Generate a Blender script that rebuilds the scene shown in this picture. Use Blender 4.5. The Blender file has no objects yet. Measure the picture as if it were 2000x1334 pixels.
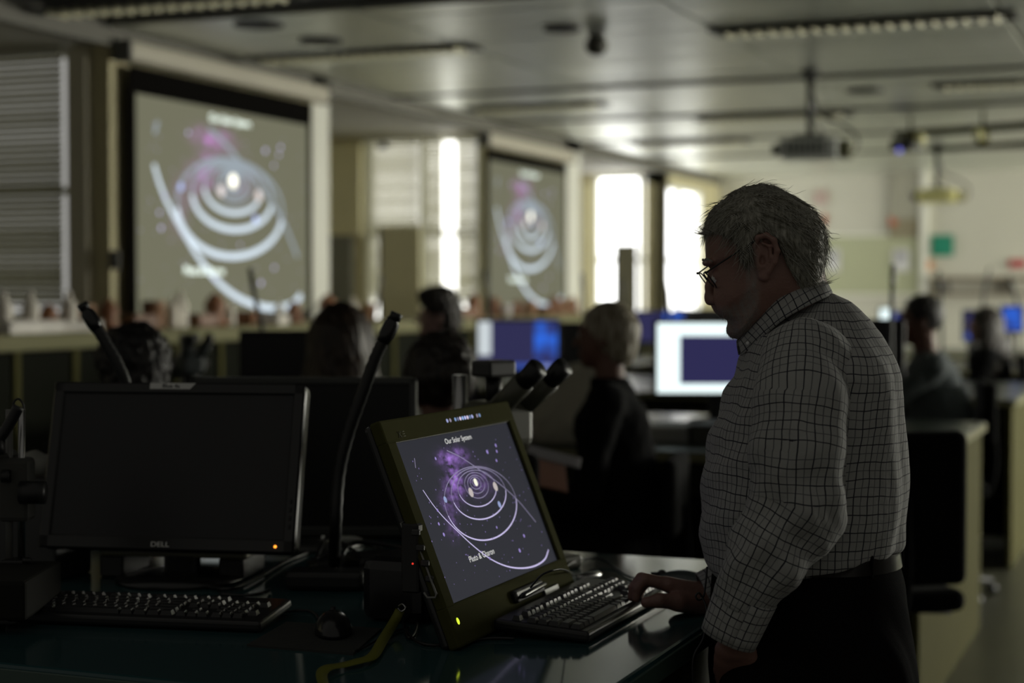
import bpy, bmesh, math, random
import numpy as np
from mathutils import Vector, Matrix
random.seed(7)
PI = math.pi
SC = bpy.context.scene
COL = SC.collection

# ------------------------------------------------------------------ camera, world, exposure
F_PX, CAM_Z = 3300.0, 1.46
YAW = math.atan(1330.0 / F_PX)              # camera is turned this far to the left of the room's long axis
PITCH = math.atan(95.0 / F_PX)              # and tilted down a little
R2 = Vector((math.cos(YAW), math.sin(YAW), 0))      # camera right
F2 = Vector((-math.sin(YAW), math.cos(YAW), 0))     # camera forward, level
cam_d = bpy.data.cameras.new('camera')
cam = bpy.data.objects.new('camera', cam_d); COL.objects.link(cam)
cam.location = (0, 0, CAM_Z)
cam.rotation_euler = (PI / 2 - PITCH, 0, YAW)
cam_d.sensor_width = 36.0
cam_d.lens = F_PX / 2000.0 * 36.0
cam_d.clip_start = 0.05
cam_d.dof.use_dof = True
cam_d.dof.focus_distance = 2.66
cam_d.dof.aperture_fstop = 2.5
SC.camera = cam

world = bpy.data.worlds.new('world'); SC.world = world; world.use_nodes = True
WB = world.node_tree.nodes['Background']
WB.inputs['Color'].default_value = (1.0, 0.97, 0.86, 1)
WB.inputs['Strength'].default_value = 0.10
SC.view_settings.view_transform = 'Standard'
SC.view_settings.look = 'None'
SC.view_settings.exposure = 0.0
SC.view_settings.gamma = 1.0
SC.view_settings.use_curve_mapping = False
SC.cycles.use_denoising = True
SC.cycles.sample_clamp_indirect = 4.0

# ------------------------------------------------------------------ pixel -> room point
def ray(px, py):
    xc = (px - 1000.0) / F_PX; yc = -(py - 667.0) / F_PX
    ct, st = math.cos(PITCH), math.sin(PITCH)
    b = ct + yc * st; z = -st + yc * ct
    return xc / b, z / b                     # per metre of forward distance: sideways, up
def AB(px, py, d):
    a, z = ray(px, py)
    return (a * d, d, CAM_Z + z * d)
def ab2w(a, b, z): return R2 * a + F2 * b + Vector((0, 0, z))
def W(px, py, d): return ab2w(*AB(px, py, d))
def Wz(px, py, z):
    a, s = ray(px, py); return W(px, py, (z - CAM_Z) / s)
def Wx(px, py, x):
    p = W(px, py, 1.0); return W(px, py, x / p.x)
def Wy(px, py, y):
    p = W(px, py, 1.0); return W(px, py, y / p.y)

# ------------------------------------------------------------------ materials
MATS = {}
def mat(name, col, rough=0.6, metal=0.0, emit=None, es=1.0, spec=0.5, noise=0.0, nscale=20.0, bump=0.0, bscale=60.0,
        trans=0.0, coat=0.0, sheen=0.0, alpha=1.0):
    if name in MATS: return MATS[name]
    m = bpy.data.materials.new(name); m.use_nodes = True
    nt = m.node_tree; b = nt.nodes['Principled BSDF']
    b.inputs['Base Color'].default_value = (*col, 1)
    b.inputs['Roughness'].default_value = rough
    b.inputs['Metallic'].default_value = metal
    b.inputs['Specular IOR Level'].default_value = spec
    b.inputs['Coat Weight'].default_value = coat
    b.inputs['Sheen Weight'].default_value = sheen
    b.inputs['Transmission Weight'].default_value = trans
    b.inputs['Alpha'].default_value = alpha
    if emit:
        b.inputs['Emission Color'].default_value = (*emit, 1)
        b.inputs['Emission Strength'].default_value = es
    tc = nt.nodes.new('ShaderNodeTexCoord')
    if noise > 0:
        n = nt.nodes.new('ShaderNodeTexNoise'); n.inputs['Scale'].default_value = nscale; n.inputs['Detail'].default_value = 5
        nt.links.new(tc.outputs['Object'], n.inputs['Vector'])
        mx = nt.nodes.new('ShaderNodeMix'); mx.data_type = 'RGBA'
        mx.inputs[6].default_value = (*[c * (1 - noise) for c in col], 1)
        mx.inputs[7].default_value = (*[min(1, c * (1 + noise)) for c in col], 1)
        nt.links.new(n.outputs['Fac'], mx.inputs[0]); nt.links.new(mx.outputs[2], b.inputs['Base Color'])
    if bump > 0:
        n2 = nt.nodes.new('ShaderNodeTexNoise'); n2.inputs['Scale'].default_value = bscale; n2.inputs['Detail'].default_value = 6
        nt.links.new(tc.outputs['Object'], n2.inputs['Vector'])
        bp = nt.nodes.new('ShaderNodeBump'); bp.inputs['Strength'].default_value = bump; bp.inputs['Distance'].default_value = 0.004
        nt.links.new(n2.outputs['Fac'], bp.inputs['Height']); nt.links.new(bp.outputs[0], b.inputs['Normal'])
    MATS[name] = m
    return m
def emat(name, col, s=1.0):
    if name in MATS: return MATS[name]
    m = bpy.data.materials.new(name); m.use_nodes = True; nt = m.node_tree; nt.nodes.clear()
    e = nt.nodes.new('ShaderNodeEmission'); e.inputs[0].default_value = (*col, 1); e.inputs[1].default_value = s
    o = nt.nodes.new('ShaderNodeOutputMaterial'); nt.links.new(e.outputs[0], o.inputs[0])
    MATS[name] = m
    return m

# ------------------------------------------------------------------ mesh collecting
class MB:
    def __init__(s): s.v = []; s.f = []; s.sm = []; s.mi = []
    def add(s, vs, fs, smooth=False, mi=0, M=None):
        n = len(s.v)
        s.v += [tuple(M @ Vector(v)) if M else tuple(v) for v in vs]
        s.f += [tuple(n + i for i in f) for f in fs]; s.sm += [smooth] * len(fs); s.mi += [mi] * len(fs)
        return s
    def box(s, c, d, M=None, mi=0):
        x, y, z = c; a, b, e = d[0] / 2, d[1] / 2, d[2] / 2
        vs = [(x + i * a, y + j * b, z + k * e) for i in (-1, 1) for j in (-1, 1) for k in (-1, 1)]
        return s.add(vs, [(0, 1, 3, 2), (4, 6, 7, 5), (0, 4, 5, 1), (2, 3, 7, 6), (0, 2, 6, 4), (1, 5, 7, 3)], False, mi, M)
    def span(s, x0, x1, y0, y1, z0, z1, M=None):
        return s.box(((x0 + x1) / 2, (y0 + y1) / 2, (z0 + z1) / 2), (abs(x1 - x0), abs(y1 - y0), abs(z1 - z0)), M)
    def rbox(s, c, d, r=0.005, seg=2, M=None, mi=0):
        bm = bmesh.new(); bmesh.ops.create_cube(bm, size=1)
        bmesh.ops.scale(bm, vec=d, verts=bm.verts)
        bmesh.ops.bevel(bm, geom=bm.edges[:] + bm.verts[:], offset=min(r, min(d) * 0.49), segments=seg, affect='EDGES', profile=0.5)
        bmesh.ops.translate(bm, vec=c, verts=bm.verts)
        bm.verts.index_update()
        s.add([tuple(v.co) for v in bm.verts], [[v.index for v in f.verts] for f in bm.faces], False, mi, M)
        bm.free(); return s
    def tube(s, pts, r, n=8, M=None, smooth=True, cap=True, mi=0):
        P = [Vector(p) for p in pts]; k = len(P)
        rr = r if isinstance(r, (list, tuple)) else [r] * k
        vs = []; fs = []
        up = None
        for i, p in enumerate(P):
            t = (P[min(i + 1, k - 1)] - P[max(i - 1, 0)])
            if t.length < 1e-9: t = Vector((0, 0, 1))
            t.normalize()
            if up is None:
                up = Vector((0, 0, 1)) if abs(t.z) < 0.9 else Vector((1, 0, 0))
            u = up - t * up.dot(t)
            if u.length < 1e-6: u = t.orthogonal()
            u.normalize(); w = t.cross(u); up = u
            for j in range(n):
                a = 2 * PI * j / n
                vs.append(p + (u * math.cos(a) + w * math.sin(a)) * rr[i])
        for i in range(k - 1):
            for j in range(n):
                j2 = (j + 1) % n
                fs.append((i * n + j, i * n + j2, (i + 1) * n + j2, (i + 1) * n + j))
        if cap: fs += [tuple(range(n))[::-1], tuple((k - 1) * n + j for j in range(n))]
        return s.add(vs, fs, smooth, mi, M)
    def cyl(s, a, b, r, n=16, r2=None, M=None, mi=0):
        return s.tube([a, b], [r, r if r2 is None else r2], n, M, True, True, mi)
    def lathe(s, prof, c=(0, 0, 0), n=24, M=None, mi=0):
        vs = []; fs = []; k = len(prof)
        for (r, z) in prof:
            for j in range(n):
                a = 2 * PI * j / n; vs.append((c[0] + r * math.cos(a), c[1] + r * math.sin(a), c[2] + z))
        for i in range(k - 1):
            for j in range(n):
                j2 = (j + 1) % n; fs.append((i * n + j, i * n + j2, (i + 1) * n + j2, (i + 1) * n + j))
        fs += [tuple(range(n))[::-1], tuple((k - 1) * n + j for j in range(n))]
        return s.add(vs, fs, True, mi, M)
    def ball(s, c, r, n=12, M=None, mi=0):
        rx, ry, rz = r if isinstance(r, (list, tuple)) else (r, r, r)
        vs = [(c[0], c[1], c[2] - rz)]; fs = []
        m = n // 2
        for i in range(1, m):
            t = -PI / 2 + PI * i / m
            for j in range(n):
                a = 2 * PI * j / n
                vs.append((c[0] + rx * math.cos(t) * math.cos(a), c[1] + ry * math.cos(t) * math.sin(a), c[2] + rz * math.sin(t)))
        vs.append((c[0], c[1], c[2] + rz)); L = len(vs) - 1
        for j in range(n): fs.append((0, 1 + (j + 1) % n, 1 + j)); fs.append((L, 1 + (m - 2) * n + j, 1 + (m - 2) * n + (j + 1) % n))
        for i in range(m - 2):
            for j in range(n):
                j2 = (j + 1) % n; fs.append((1 + i * n + j, 1 + i * n + j2, 1 + (i + 1) * n + j2, 1 + (i + 1) * n + j))
        return s.add(vs, fs, True, mi, M)
    def prism(s, poly, z0, z1, M=None, mi=0):          # polygon in xy, extruded in z
        n = len(poly)
        vs = [(x, y, z0) for x, y in poly] + [(x, y, z1) for x, y in poly]
        fs = [tuple(range(n))[::-1], tuple(range(n, 2 * n))] + [(i, (i + 1) % n, n + (i + 1) % n, n + i) for i in range(n)]
        return s.add(vs, fs, False, mi, M)
    def mesh(s, name, m):
        me = bpy.data.meshes.new(name); me.from_pydata(s.v, [], s.f)
        for q in (m if isinstance(m, (list, tuple)) else [m]): me.materials.append(q)
        me.polygons.foreach_set('use_smooth', s.sm); me.polygons.foreach_set('material_index', s.mi)
        me.update(); return me
def link(name, data, parent=None, label=None, loc=(0, 0, 0), rot=(0, 0, 0)):
    o = bpy.data.objects.new(name, data); COL.objects.link(o)
    if parent: o.parent = parent
    o.location = loc; o.rotation_euler = rot
    if label: o['label'] = label
    return o
def part(name, mb, m, parent, label=None, loc=(0, 0, 0), rot=(0, 0, 0)):
    return link(name, mb.mesh(name, m), parent, label, loc, rot)
def thing(name, label, cat, loc=(0, 0, 0), rotz=0.0, group=None):
    o = link(name, None, None, label, loc, (0, 0, rotz)); o['category'] = cat
    if group: o['group'] = group
    return o
def solo(name, mb, m, label, cat, group=None, loc=(0, 0, 0), rot=(0, 0, 0)):
    o = part(name, mb, m, None, label, loc, rot); o['category'] = cat
    if group: o['group'] = group
    return o
def struct(name, mb, m, label=None, parent=None):
    o = part(name, mb, m, parent, label)
    if not parent:
        o['kind'] = 'structure'; o['category'] = 'room'
        o['label'] = label or name.replace('_', ' ')
    return o
def smoothpath(pts, n=8):
    P = [Vector(p) for p in pts]; out = []
    P = [P[0] * 2 - P[1]] + P + [P[-1] * 2 - P[-2]]
    for i in range(1, len(P) - 2):
        for k in range(n):
            t = k / n; a, b, c, d = P[i - 1], P[i], P[i + 1], P[i + 2]
            out.append(0.5 * ((2 * b) + (c - a) * t + (2 * a - 5 * b + 4 * c - d) * t * t + (3 * b - a - 3 * c + d) * t ** 3))
    out.append(P[-2]); return out

# ------------------------------------------------------------------ signed-distance sculpting
class Sculpt:
    def __init__(s, lo, hi, h):
        s.lo = np.array(lo, np.float32); s.h = h
        n = np.ceil((np.array(hi) - np.array(lo)) / h).astype(int) + 1
        s.ax = [np.asarray(lo[i] + h * np.arange(n[i]), np.float32) for i in range(3)]
        s.F = np.full(tuple(n), 10.0, np.float32)
    def sl(s, lo, hi):
        r = []
        for i in range(3):
            a = int(np.floor((lo[i] - s.lo[i]) / s.h)); b = int(np.ceil((hi[i] - s.lo[i]) / s.h)) + 1
            a = max(0, min(a, len(s.ax[i]))); b = max(0, min(b, len(s.ax[i])))
            r.append(slice(a, b))
        return tuple(r)
    def grid(s, S):
        return (s.ax[0][S[0]][:, None, None], s.ax[1][S[1]][None, :, None], s.ax[2][S[2]][None, None, :])
    def comb(s, S, d, k, op):
        A = s.F[S]
        if A.size == 0: return
        if op == 'u':
            if k > 0:
                hh = np.clip(0.5 + 0.5 * (d - A) / k, 0, 1); s.F[S] = d * (1 - hh) + A * hh - k * hh * (1 - hh)
            else: s.F[S] = np.minimum(A, d)
        elif op == 'i':
            if k > 0:
                hh = np.clip(0.5 - 0.5 * (d - A) / k, 0, 1); s.F[S] = d * (1 - hh) + A * hh + k * hh * (1 - hh)
            else: s.F[S] = np.maximum(A, d)
        elif op == 's':
            d = -d
            if k > 0:
                hh = np.clip(0.5 - 0.5 * (d - A) / k, 0, 1); s.F[S] = d * (1 - hh) + A * hh + k * hh * (1 - hh)
            else: s.F[S] = np.maximum(A, d)
    def full(s): return (slice(None),) * 3
    def cone(s, a, b, ra, rb, k=0.01, op='u'):
        a = np.array(a, float); b = np.array(b, float); m = max(ra, rb) + k + 3 * s.h
        S = s.sl(np.minimum(a, b) - m, np.maximum(a, b) + m); X, Y, Z = s.grid(S)
        ab = b - a; L = max(ab.dot(ab), 1e-9)
        t = np.clip(((X - a[0]) * ab[0] + (Y - a[1]) * ab[1] + (Z - a[2]) * ab[2]) / L, 0, 1)
        d = np.sqrt((X - a[0] - t * ab[0]) ** 2 + (Y - a[1] - t * ab[1]) ** 2 + (Z - a[2] - t * ab[2]) ** 2) - (ra + (rb - ra) * t)
        s.comb(S, d.astype(np.float32), k, op); return s
    def chain(s, pts, rs, k=0.01, op='u'):
        for i in range(len(pts) - 1): s.cone(pts[i], pts[i + 1], rs[i], rs[i + 1], k, op)
        return s
    def ell(s, c, r, k=0.01, op='u', rot=None):
        c = np.array(c, float); r = np.array(r, float); m = r.max() + k + 3 * s.h
        S = s.sl(c - m, c + m); X, Y, Z = s.grid(S)
        X, Y, Z = X - c[0], Y - c[1], Z - c[2]
        if rot:                                          # rotation in the x-z plane (about y), radians
            cs, sn = math.cos(rot), math.sin(rot); X, Z = X * cs + Z * sn, -X * sn + Z * cs
        q = np.sqrt((X / r[0]) ** 2 + (Y / r[1]) ** 2 + (Z / r[2]) ** 2)
        q2 = np.sqrt((X / r[0] ** 2) ** 2 + (Y / r[1] ** 2) ** 2 + (Z / r[2] ** 2) ** 2) + 1e-9
        d = q * (q - 1) / q2
        s.comb(S, d.astype(np.float32), k, op); return s
    def poly(s, P, k=0.01, op='i', grow=0.0):            # polygon in x-z, endless in y
        X = s.ax[0][:, None].astype(np.float64); Z = s.ax[2][None, :].astype(np.float64)
        P = np.array(P, float); n = len(P)
        d = np.full((X.shape[0], Z.shape[1]), 1e9); ins = np.zeros_like(d, bool)
        for i in range(n):
            a, b = P[i], P[(i + 1) % n]; e = b - a
            wx, wz = X - a[0], Z - a[1]
            t = np.clip((wx * e[0] + wz * e[1]) / max(e.dot(e), 1e-12), 0, 1)
            d = np.minimum(d, (wx - e[0] * t) ** 2 + (wz - e[1] * t) ** 2)
            if a[1] != b[1]:
                c = ((a[1] > Z) != (b[1] > Z)) & (X < (b[0] - a[0]) * (Z - a[1]) / (b[1] - a[1]) + a[0])
                ins ^= c
        d = np.sqrt(d) * np.where(ins, -1, 1) - grow
        s.comb(s.full(), np.broadcast_to(d[:, None, :], s.F.shape).astype(np.float32), k, op); return s
    def loft(s, zs, cx, rx, cy, ry, p=2.0, k=0.01, op='u', cap=True):
        X, Y, Z = s.grid(s.full()); z1 = s.ax[2]
        I = lambda v: np.interp(z1, zs, v)[None, None, :].astype(np.float32)
        a, b = I(rx), I(ry)
        q = ((np.abs(X - I(cx)) / a) ** p + (np.abs(Y - I(cy)) / b) ** p) ** (1 / p)
        d = (q - 1) * np.minimum(a, b)
        if cap: d = np.maximum(d, np.maximum(zs[0] - Z, Z - zs[-1]))
        s.comb(s.full(), d.astype(np.float32), k, op); return s
    def plane(s, n, c, k=0.0):                            # keep the side where n.p < c
        X, Y, Z = s.grid(s.full())
        s.comb(s.full(), (X * n[0] + Y * n[1] + Z * n[2] - c + np.zeros_like(s.F)).astype(np.float32), k, 'i'); return s
    def bumpy(s, fn):
        X, Y, Z = s.grid(s.full()); s.F = (s.F + fn(X, Y, Z)).astype(np.float32); return s
    def extract(s):
        F = s.F.copy()
        F[0] = F[-1] = 1; F[:, 0] = F[:, -1] = 1; F[:, :, 0] = F[:, :, -1] = 1
        ins = F < 0
        n0, n1, n2 = (k - 1 for k in F.shape)
        cnt = np.zeros((n0, n1, n2), np.int8)
        for i in (0, 1):
            for j in (0, 1):
                for k in (0, 1): cnt += ins[i:i + n0, j:j + n1, k:k + n2]
        C = np.argwhere((cnt > 0) & (cnt < 8)); N = len(C)
        idx = np.full((n0, n1, n2), -1, np.int32); idx[C[:, 0], C[:, 1], C[:, 2]] = np.arange(N)
        acc = np.zeros((N, 3)); w = np.zeros(N)
        cor = [(i, j, k) for i in (0, 1) for j in (0, 1) for k in (0, 1)]
        for a in cor:
            for ax in range(3):
                if a[ax]: continue
                b = list(a); b[ax] = 1
                va = F[C[:, 0] + a[0], C[:, 1] + a[1], C[:, 2] + a[2]]; vb = F[C[:, 0] + b[0], C[:, 1] + b[1], C[:, 2] + b[2]]
                m = (va < 0) != (vb < 0)
                t = np.where(m, va / np.where(m, va - vb, 1), 0)
                p = np.array(a, float)[None].repeat(N, 0); p[:, ax] += t
                acc[m] += p[m]; w[m] += 1
        V = (C + acc / w[:, None]) * s.h + s.lo[None]
        faces = []
        for ax in range(3):
            o = [(1, 2), (2, 0), (0, 1)][ax]
            sa = [slice(1, -1)] * 3; sa[ax] = slice(0, -1); sb = list(sa); sb[ax] = slice(1, None)
            A, B = ins[tuple(sa)], ins[tuple(sb)]
            E = np.argwhere(A != B)
            if not len(E): continue
            flip = A[E[:, 0], E[:, 1], E[:, 2]]
            off = np.ones(3, int); off[ax] = 0; E = E + off
            def at(du, dv):
                q = E.copy(); q[:, o[0]] += du; q[:, o[1]] += dv
                return idx[q[:, 0], q[:, 1], q[:, 2]]
            Q = np.stack([at(-1, -1), at(0, -1), at(0, 0), at(-1, 0)], 1)
            Q[~flip] = Q[~flip][:, ::-1]
            faces.append(Q)
        return V, np.concatenate(faces)
def vnormals(V, Q):
    n = np.zeros_like(V)
    fn = np.cross(V[Q[:, 2]] - V[Q[:, 0]], V[Q[:, 3]] - V[Q[:, 1]])
    for i in range(4): np.add.at(n, Q[:, i], fn)
    return n / (np.linalg.norm(n, axis=1, keepdims=True) + 1e-12)
def relax(V, Q, it=1, f=0.5):
    for _ in range(it):
        acc = np.zeros_like(V); c = np.zeros(len(V))
        for i in range(4):
            for j in ((i + 1) % 4, (i + 3) % 4):
                np.add.at(acc, Q[:, i], V[Q[:, j]]); np.add.at(c, Q[:, i], 1)
        V = V * (1 - f) + f * acc / c[:, None]
    return V
def npmesh(name, V, Q, m, uv=None):
    me = bpy.data.meshes.new(name)
    me.vertices.add(len(V)); me.vertices.foreach_set('co', np.asarray(V, np.float32).ravel())
    me.loops.add(len(Q) * 4); me.loops.foreach_set('vertex_index', np.asarray(Q, np.int32).ravel())
    me.polygons.add(len(Q)); me.polygons.foreach_set('loop_start', np.arange(0, len(Q) * 4, 4, dtype=np.int32))
    me.polygons.foreach_set('use_smooth', np.ones(len(Q), bool))
    for q in (m if isinstance(m, (list, tuple)) else [m]): me.materials.append(q)
    me.update(calc_edges=True)
    if uv is not None:
        L = me.uv_layers.new(name='UVMap'); L.data.foreach_set('uv', np.asarray(uv, np.float32).ravel())
    me.validate(); return me
_rs = np.random.RandomState(3)
_NW = [(_rs.normal(size=3), _rs.rand() * 6.28) for _ in range(12)]
def wob(X, Y, Z, s, seed=0):                            # smooth pseudo-random field made of warped sines
    r = 0
    for i in range(4):
        w, p = _NW[(i + seed) % 12]; w2, p2 = _NW[(i + seed + 5) % 12]
        q = np.sin((X * w2[0] + Y * w2[1] + Z * w2[2]) * s * 0.7 + p2) * 1.3
        r = r + np.sin((X * w[0] + Y * w[1] + Z * w[2]) * s + p + q)
    return r / 4

# ================================================================== THE ROOM
XW, ZC, ZS = -5.36, 2.86, 2.79               # screen wall plane, metal ceiling, bay soffit
M_wall = mat('wall_paint', (0.64, 0.585, 0.36), 0.7, noise=0.06, nscale=3)
M_wall_far = mat('far_wall_paint', (0.60, 0.59, 0.50), 0.6, noise=0.05, nscale=2)
M_trimw = mat('white_frame_paint', (0.80, 0.80, 0.72), 0.45)
M_soffit = mat('soffit_plaster', (0.66, 0.65, 0.60), 0.8)
M_floor = mat('vinyl_floor', (0.10, 0.10, 0.07), 0.35, noise=0.25, nscale=6)
M_ceil = mat('ceiling_void', (0.05, 0.05, 0.045), 0.8)
M_alu = mat('brushed_ceiling_metal', (0.76, 0.785, 0.73), 0.38, metal=0.9, noise=0.10, nscale=5)
M_black = mat('matt_black_plastic', (0.006, 0.006, 0.0065), 0.45, noise=0.2, nscale=30)
M_blackg = mat('satin_black_plastic', (0.010, 0.010, 0.011), 0.25)
M_dark = mat('dark_grey_plastic', (0.03, 0.03, 0.03), 0.4)
M_grey = mat('mid_grey_plastic', (0.14, 0.14, 0.13), 0.45)
M_olive = mat('olive_grey_plastic', (0.055, 0.055, 0.018), 0.85, spec=0.04, noise=0.08, nscale=40)
M_steel = mat('steel', (0.45, 0.45, 0.45), 0.25, metal=1.0)
M_tan = mat('tan_board', (0.82, 0.77, 0.50), 0.75, noise=0.06, nscale=8)
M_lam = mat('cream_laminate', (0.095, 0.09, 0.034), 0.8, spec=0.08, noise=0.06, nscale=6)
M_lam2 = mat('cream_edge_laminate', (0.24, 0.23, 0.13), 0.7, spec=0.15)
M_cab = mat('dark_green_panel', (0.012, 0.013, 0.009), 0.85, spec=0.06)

struct('floor', MB().span(-9, 8, -2, 20.3, -0.1, 0), M_floor, 'dark vinyl laboratory floor')
c = MB(); c.span(-9, XW, 3, 20.3, ZS, ZS + 0.3); c.span(XW, 6.5, 3, 20.3, ZC + 0.03, ZC + 0.3)
ceil = struct('ceiling', c, [M_ceil], 'suspended ceiling of dull metal planks')
c.mi[0:6] = [0] * 6
soff = MB().span(-9, XW + 0.001, 3, 20.25, ZS - 0.012, ZS - 0.001)
struct('trim_1', soff, M_soffit, 'smooth plaster soffit over the window bays')
struct('trim_2', MB().span(XW - 0.01, XW + 0.03, 3, 20.2, ZS - 0.02, ZC + 0.03), mat('edge_grey', (.16, .155, .13), .7), 'edge strip where the metal ceiling meets the bays')
plk = MB().rbox((0, 0, 0.012), (1.452, 0.286, 0.024), 0.004, 1).mesh('plank', M_alu)
nth = 0
LROW = {8.8: 0, 11.7: 0}
for j in range(42):
    y = 7.65 + 0.30 * j
    for i in range(6):
        x = XW + 0.03 + 0.75 + 1.47 * i
        big = (j in (10, 17, 24, 31))
        o = link('plank', plk, ceil, None, (x, y + (0.03 if big else 0), ZC + random.uniform(0, 0.0025)),
                 (random.uniform(-.016, .016), random.uniform(-.0012, .0012), 0))
# cross walls that face the lecture room, with real window openings
def cross_wall(name, y, x0, x1, wins, label, m=M_wall, z1=ZS):
    b = MB(); xs = sorted(wins); cur = x0
    for (a, e, za, zb) in xs:
        if a > cur: b.span(cur, a, y, y + 0.18, 0, z1)
        b.span(a, e, y, y + 0.18, 0, za); b.span(a, e, y, y + 0.18, zb, z1); cur = e
    b.span(cur, x1, y, y + 0.18, 0, z1)
    return struct(name, b, m, label)
def window(n, y, x0, x1, z0, z1, es, label, mull=(), colr=(1.0, 0.99, 0.94)):
    w = link('window_%d' % n, None, None, label, (x0, y, z0)); w['kind'] = 'structure'; w['category'] = 'window'
    L, H = x1 - x0, z1 - z0; f = MB(); t = 0.05
    f.span(0, L, 0.02, 0.10, 0, t); f.span(0, L, 0.02, 0.10, H - t, H); f.span(0, t, 0.02, 0.10, t, H - t); f.span(L - t, L, 0.02, 0.10, t, H - t)
    for u in mull: f.span(u - 0.025, u + 0.025, 0.02, 0.10, t, H - t)
    f.span(t, L - t, 0.03, 0.09, H * 0.48 - 0.02, H * 0.48 + 0.02)
    part('window_frame', f, M_trimw, w)
    part('pane', MB().span(t, L - t, 0.105, 0.115, t, H - t), emat('daylit_glass_%d' % n, colr, es), w)
    return w
y1w, y2w, y3w = 7.57, 12.80, 17.70
x1a, x1b = Wy(130, 400, y1w).x, Wy(142, 400, y1w).x
cross_wall('wall_left', y1w, -8.6, XW, [(-8.2, x1b, 1.30, 2.785)], 'wall beside the near window bay')
window(1, y1w, -8.2, x1b, 1.30, 2.785, 0.42, 'near left window behind a closed blind', (1.2,))
xb = [Wy(p, 400, y2w).x for p in (712, 822, 892, 940)]
cross_wall('wall_left.001', y2w, -8.6, XW, [(xb[0], xb[3], 1.20, 2.77)], 'wall with the blind-covered windows of the middle bay')
window(2, y2w, xb[0], xb[3], 1.20, 2.77, 3.2, 'middle bay window behind a pale blind', (xb[1] - xb[0],), (1.0, 0.99, 0.92))
x3 = [Wy(p, 400, y3w).x for p in (1158, 1272)]
cross_wall('wall_left.002', y3w, -8.6, XW, [(x3[0], x3[1], 0.95, 2.77)], 'wall round the far bright window')
window(3, y3w, x3[0], x3[1], 0.95, 2.77, 4.6, 'far bright window beyond the second screen', (0.55,), (1.0, 1.0, 0.97))
# walls in the plane of the screens
ya, yb_ = y1w + 0.18, Wx(634, 400, XW).y
struct('wall_left.003', MB().span(XW - 0.2, XW, ya, yb_, 0, ZC + 0.02), M_wall, 'wall pier that carries the near screen')
yc, yd = y2w + 0.18, Wx(1127, 400, XW).y
struct('wall_left.004', MB().span(XW - 0.2, XW, yc, yd, 0, ZC + 0.02), M_wall, 'wall pier that carries the second screen')
yw4a, yw4b = Wx(1295, 400, XW).y, Wx(1374, 400, XW).y
b = MB(); b.span(XW - 0.2, XW, y3w + .18, yw4a, 0, ZC + .02); b.span(XW - 0.2, XW, yw4b, 20.0, 0, ZC + .02)
b.span(XW - 0.2, XW, yw4a, yw4b, 0, 1.05); b.span(XW - 0.2, XW, yw4a, yw4b, 2.66, ZC + .02)
struct('wall_left.005', b, M_wall, 'end pier with the farthest window')
w = window(4, 0, 0, yw4b - yw4a, 1.05, 2.66, 4.2, 'farthest window just left of the standing man', (0.75,), (1.0, 1.0, 0.98))
w.location = (XW, yw4a, 1.05); w.rotation_euler = (0, 0, PI / 2)
struct('wall_back', MB().span(-8.8, -8.6, 3, 20, 0, ZC), M_wall, 'outer wall of the window bays')
struct('wall_far', MB().span(-5.6, 6.5, 20.0, 20.2, 0, ZC + .02), M_wall_far, 'pale far wall of the laboratory')
# side faces in the recesses: tan strips with grey lower part
struct('trim_3', MB().span(-8.0, xb[0] - 0.02, y2w - 0.04, y2w - 0.002, 1.95, 2.72), M_tan, 'tan panel left of the middle bay window')
struct('trim_4', MB().span(-8.0, xb[0] - 0.10, y2w - 0.05, y2w - 0.002, 1.0, 1.945), mat('grey_panel', (0.24, 0.24, 0.2), 0.7), 'grey panel under the tan one')
struct('trim_5', MB().span(-7.6, x3[0] - 0.03, y3w - 0.05, y3w - 0.002, 0.9, 2.66), M_tan, 'tan panel left of the far window')
struct('trim_7', MB().span(x1b + 0.01, Wy(180, 400, y1w).x, y1w - 0.05, y1w - 0.002, 0.9, 2.76), mat('greyish_frame', (0.74, 0.70, 0.56), 0.6), 'greyish boxed jamb right of the near window')
struct('trim_8', MB().span(XW - 0.02, XW + 0.03, yb_ - 0.22, yb_ + 0.01, 0.9, ZC), M_trimw, 'white corner post right of the near screen')
struct('trim_9', MB().span(XW - 0.02, XW + 0.03, yd - 0.42, yd + 0.01, 0.9, ZC), M_trimw, 'white corner post right of the second screen')
struct('trim_10', MB().span(Wy(1799, 500, 20).x, Wy(1812, 500, 20).x, 19.9, 20, 0, ZC), M_trimw, 'white column strip on the far wall')
struct('trim_11', MB().span(Wy(1742, 500, 20).x, Wy(1799, 500, 20).x, 19.93, 20, 2.32, ZC), mat('beam_grey', (0.36, 0.35, 0.28), 0.8), 'short grey beam box high on the far wall')

# unseen right-hand wall and glowing window, added to brighten the far wall and piers
cross = MB(); cross.span(5.5, 5.7, 8.0, 20, 0, 1.0); cross.span(5.5, 5.7, 8.0, 20, 2.5, ZC + .02); cross.span(5.5, 5.7, 8.0, 9.9, 1.0, 2.5); cross.span(5.5, 5.7, 19.5, 20, 1.0, 2.5)
struct('wall_right_added', cross, M_wall_far, 'window wall on the right, outside the picture')
w = window(5, 0, 0, 9.6, 1.0, 2.5, 21.0, 'long window band in the right wall, outside the picture', (2.4, 4.8, 7.2), (1.0, .98, .86))  # added fill light: glowing panes in an unseen window
w.location = (5.5, 19.5, 1.0); w.rotation_euler = (0, 0, -PI / 2)

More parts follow.
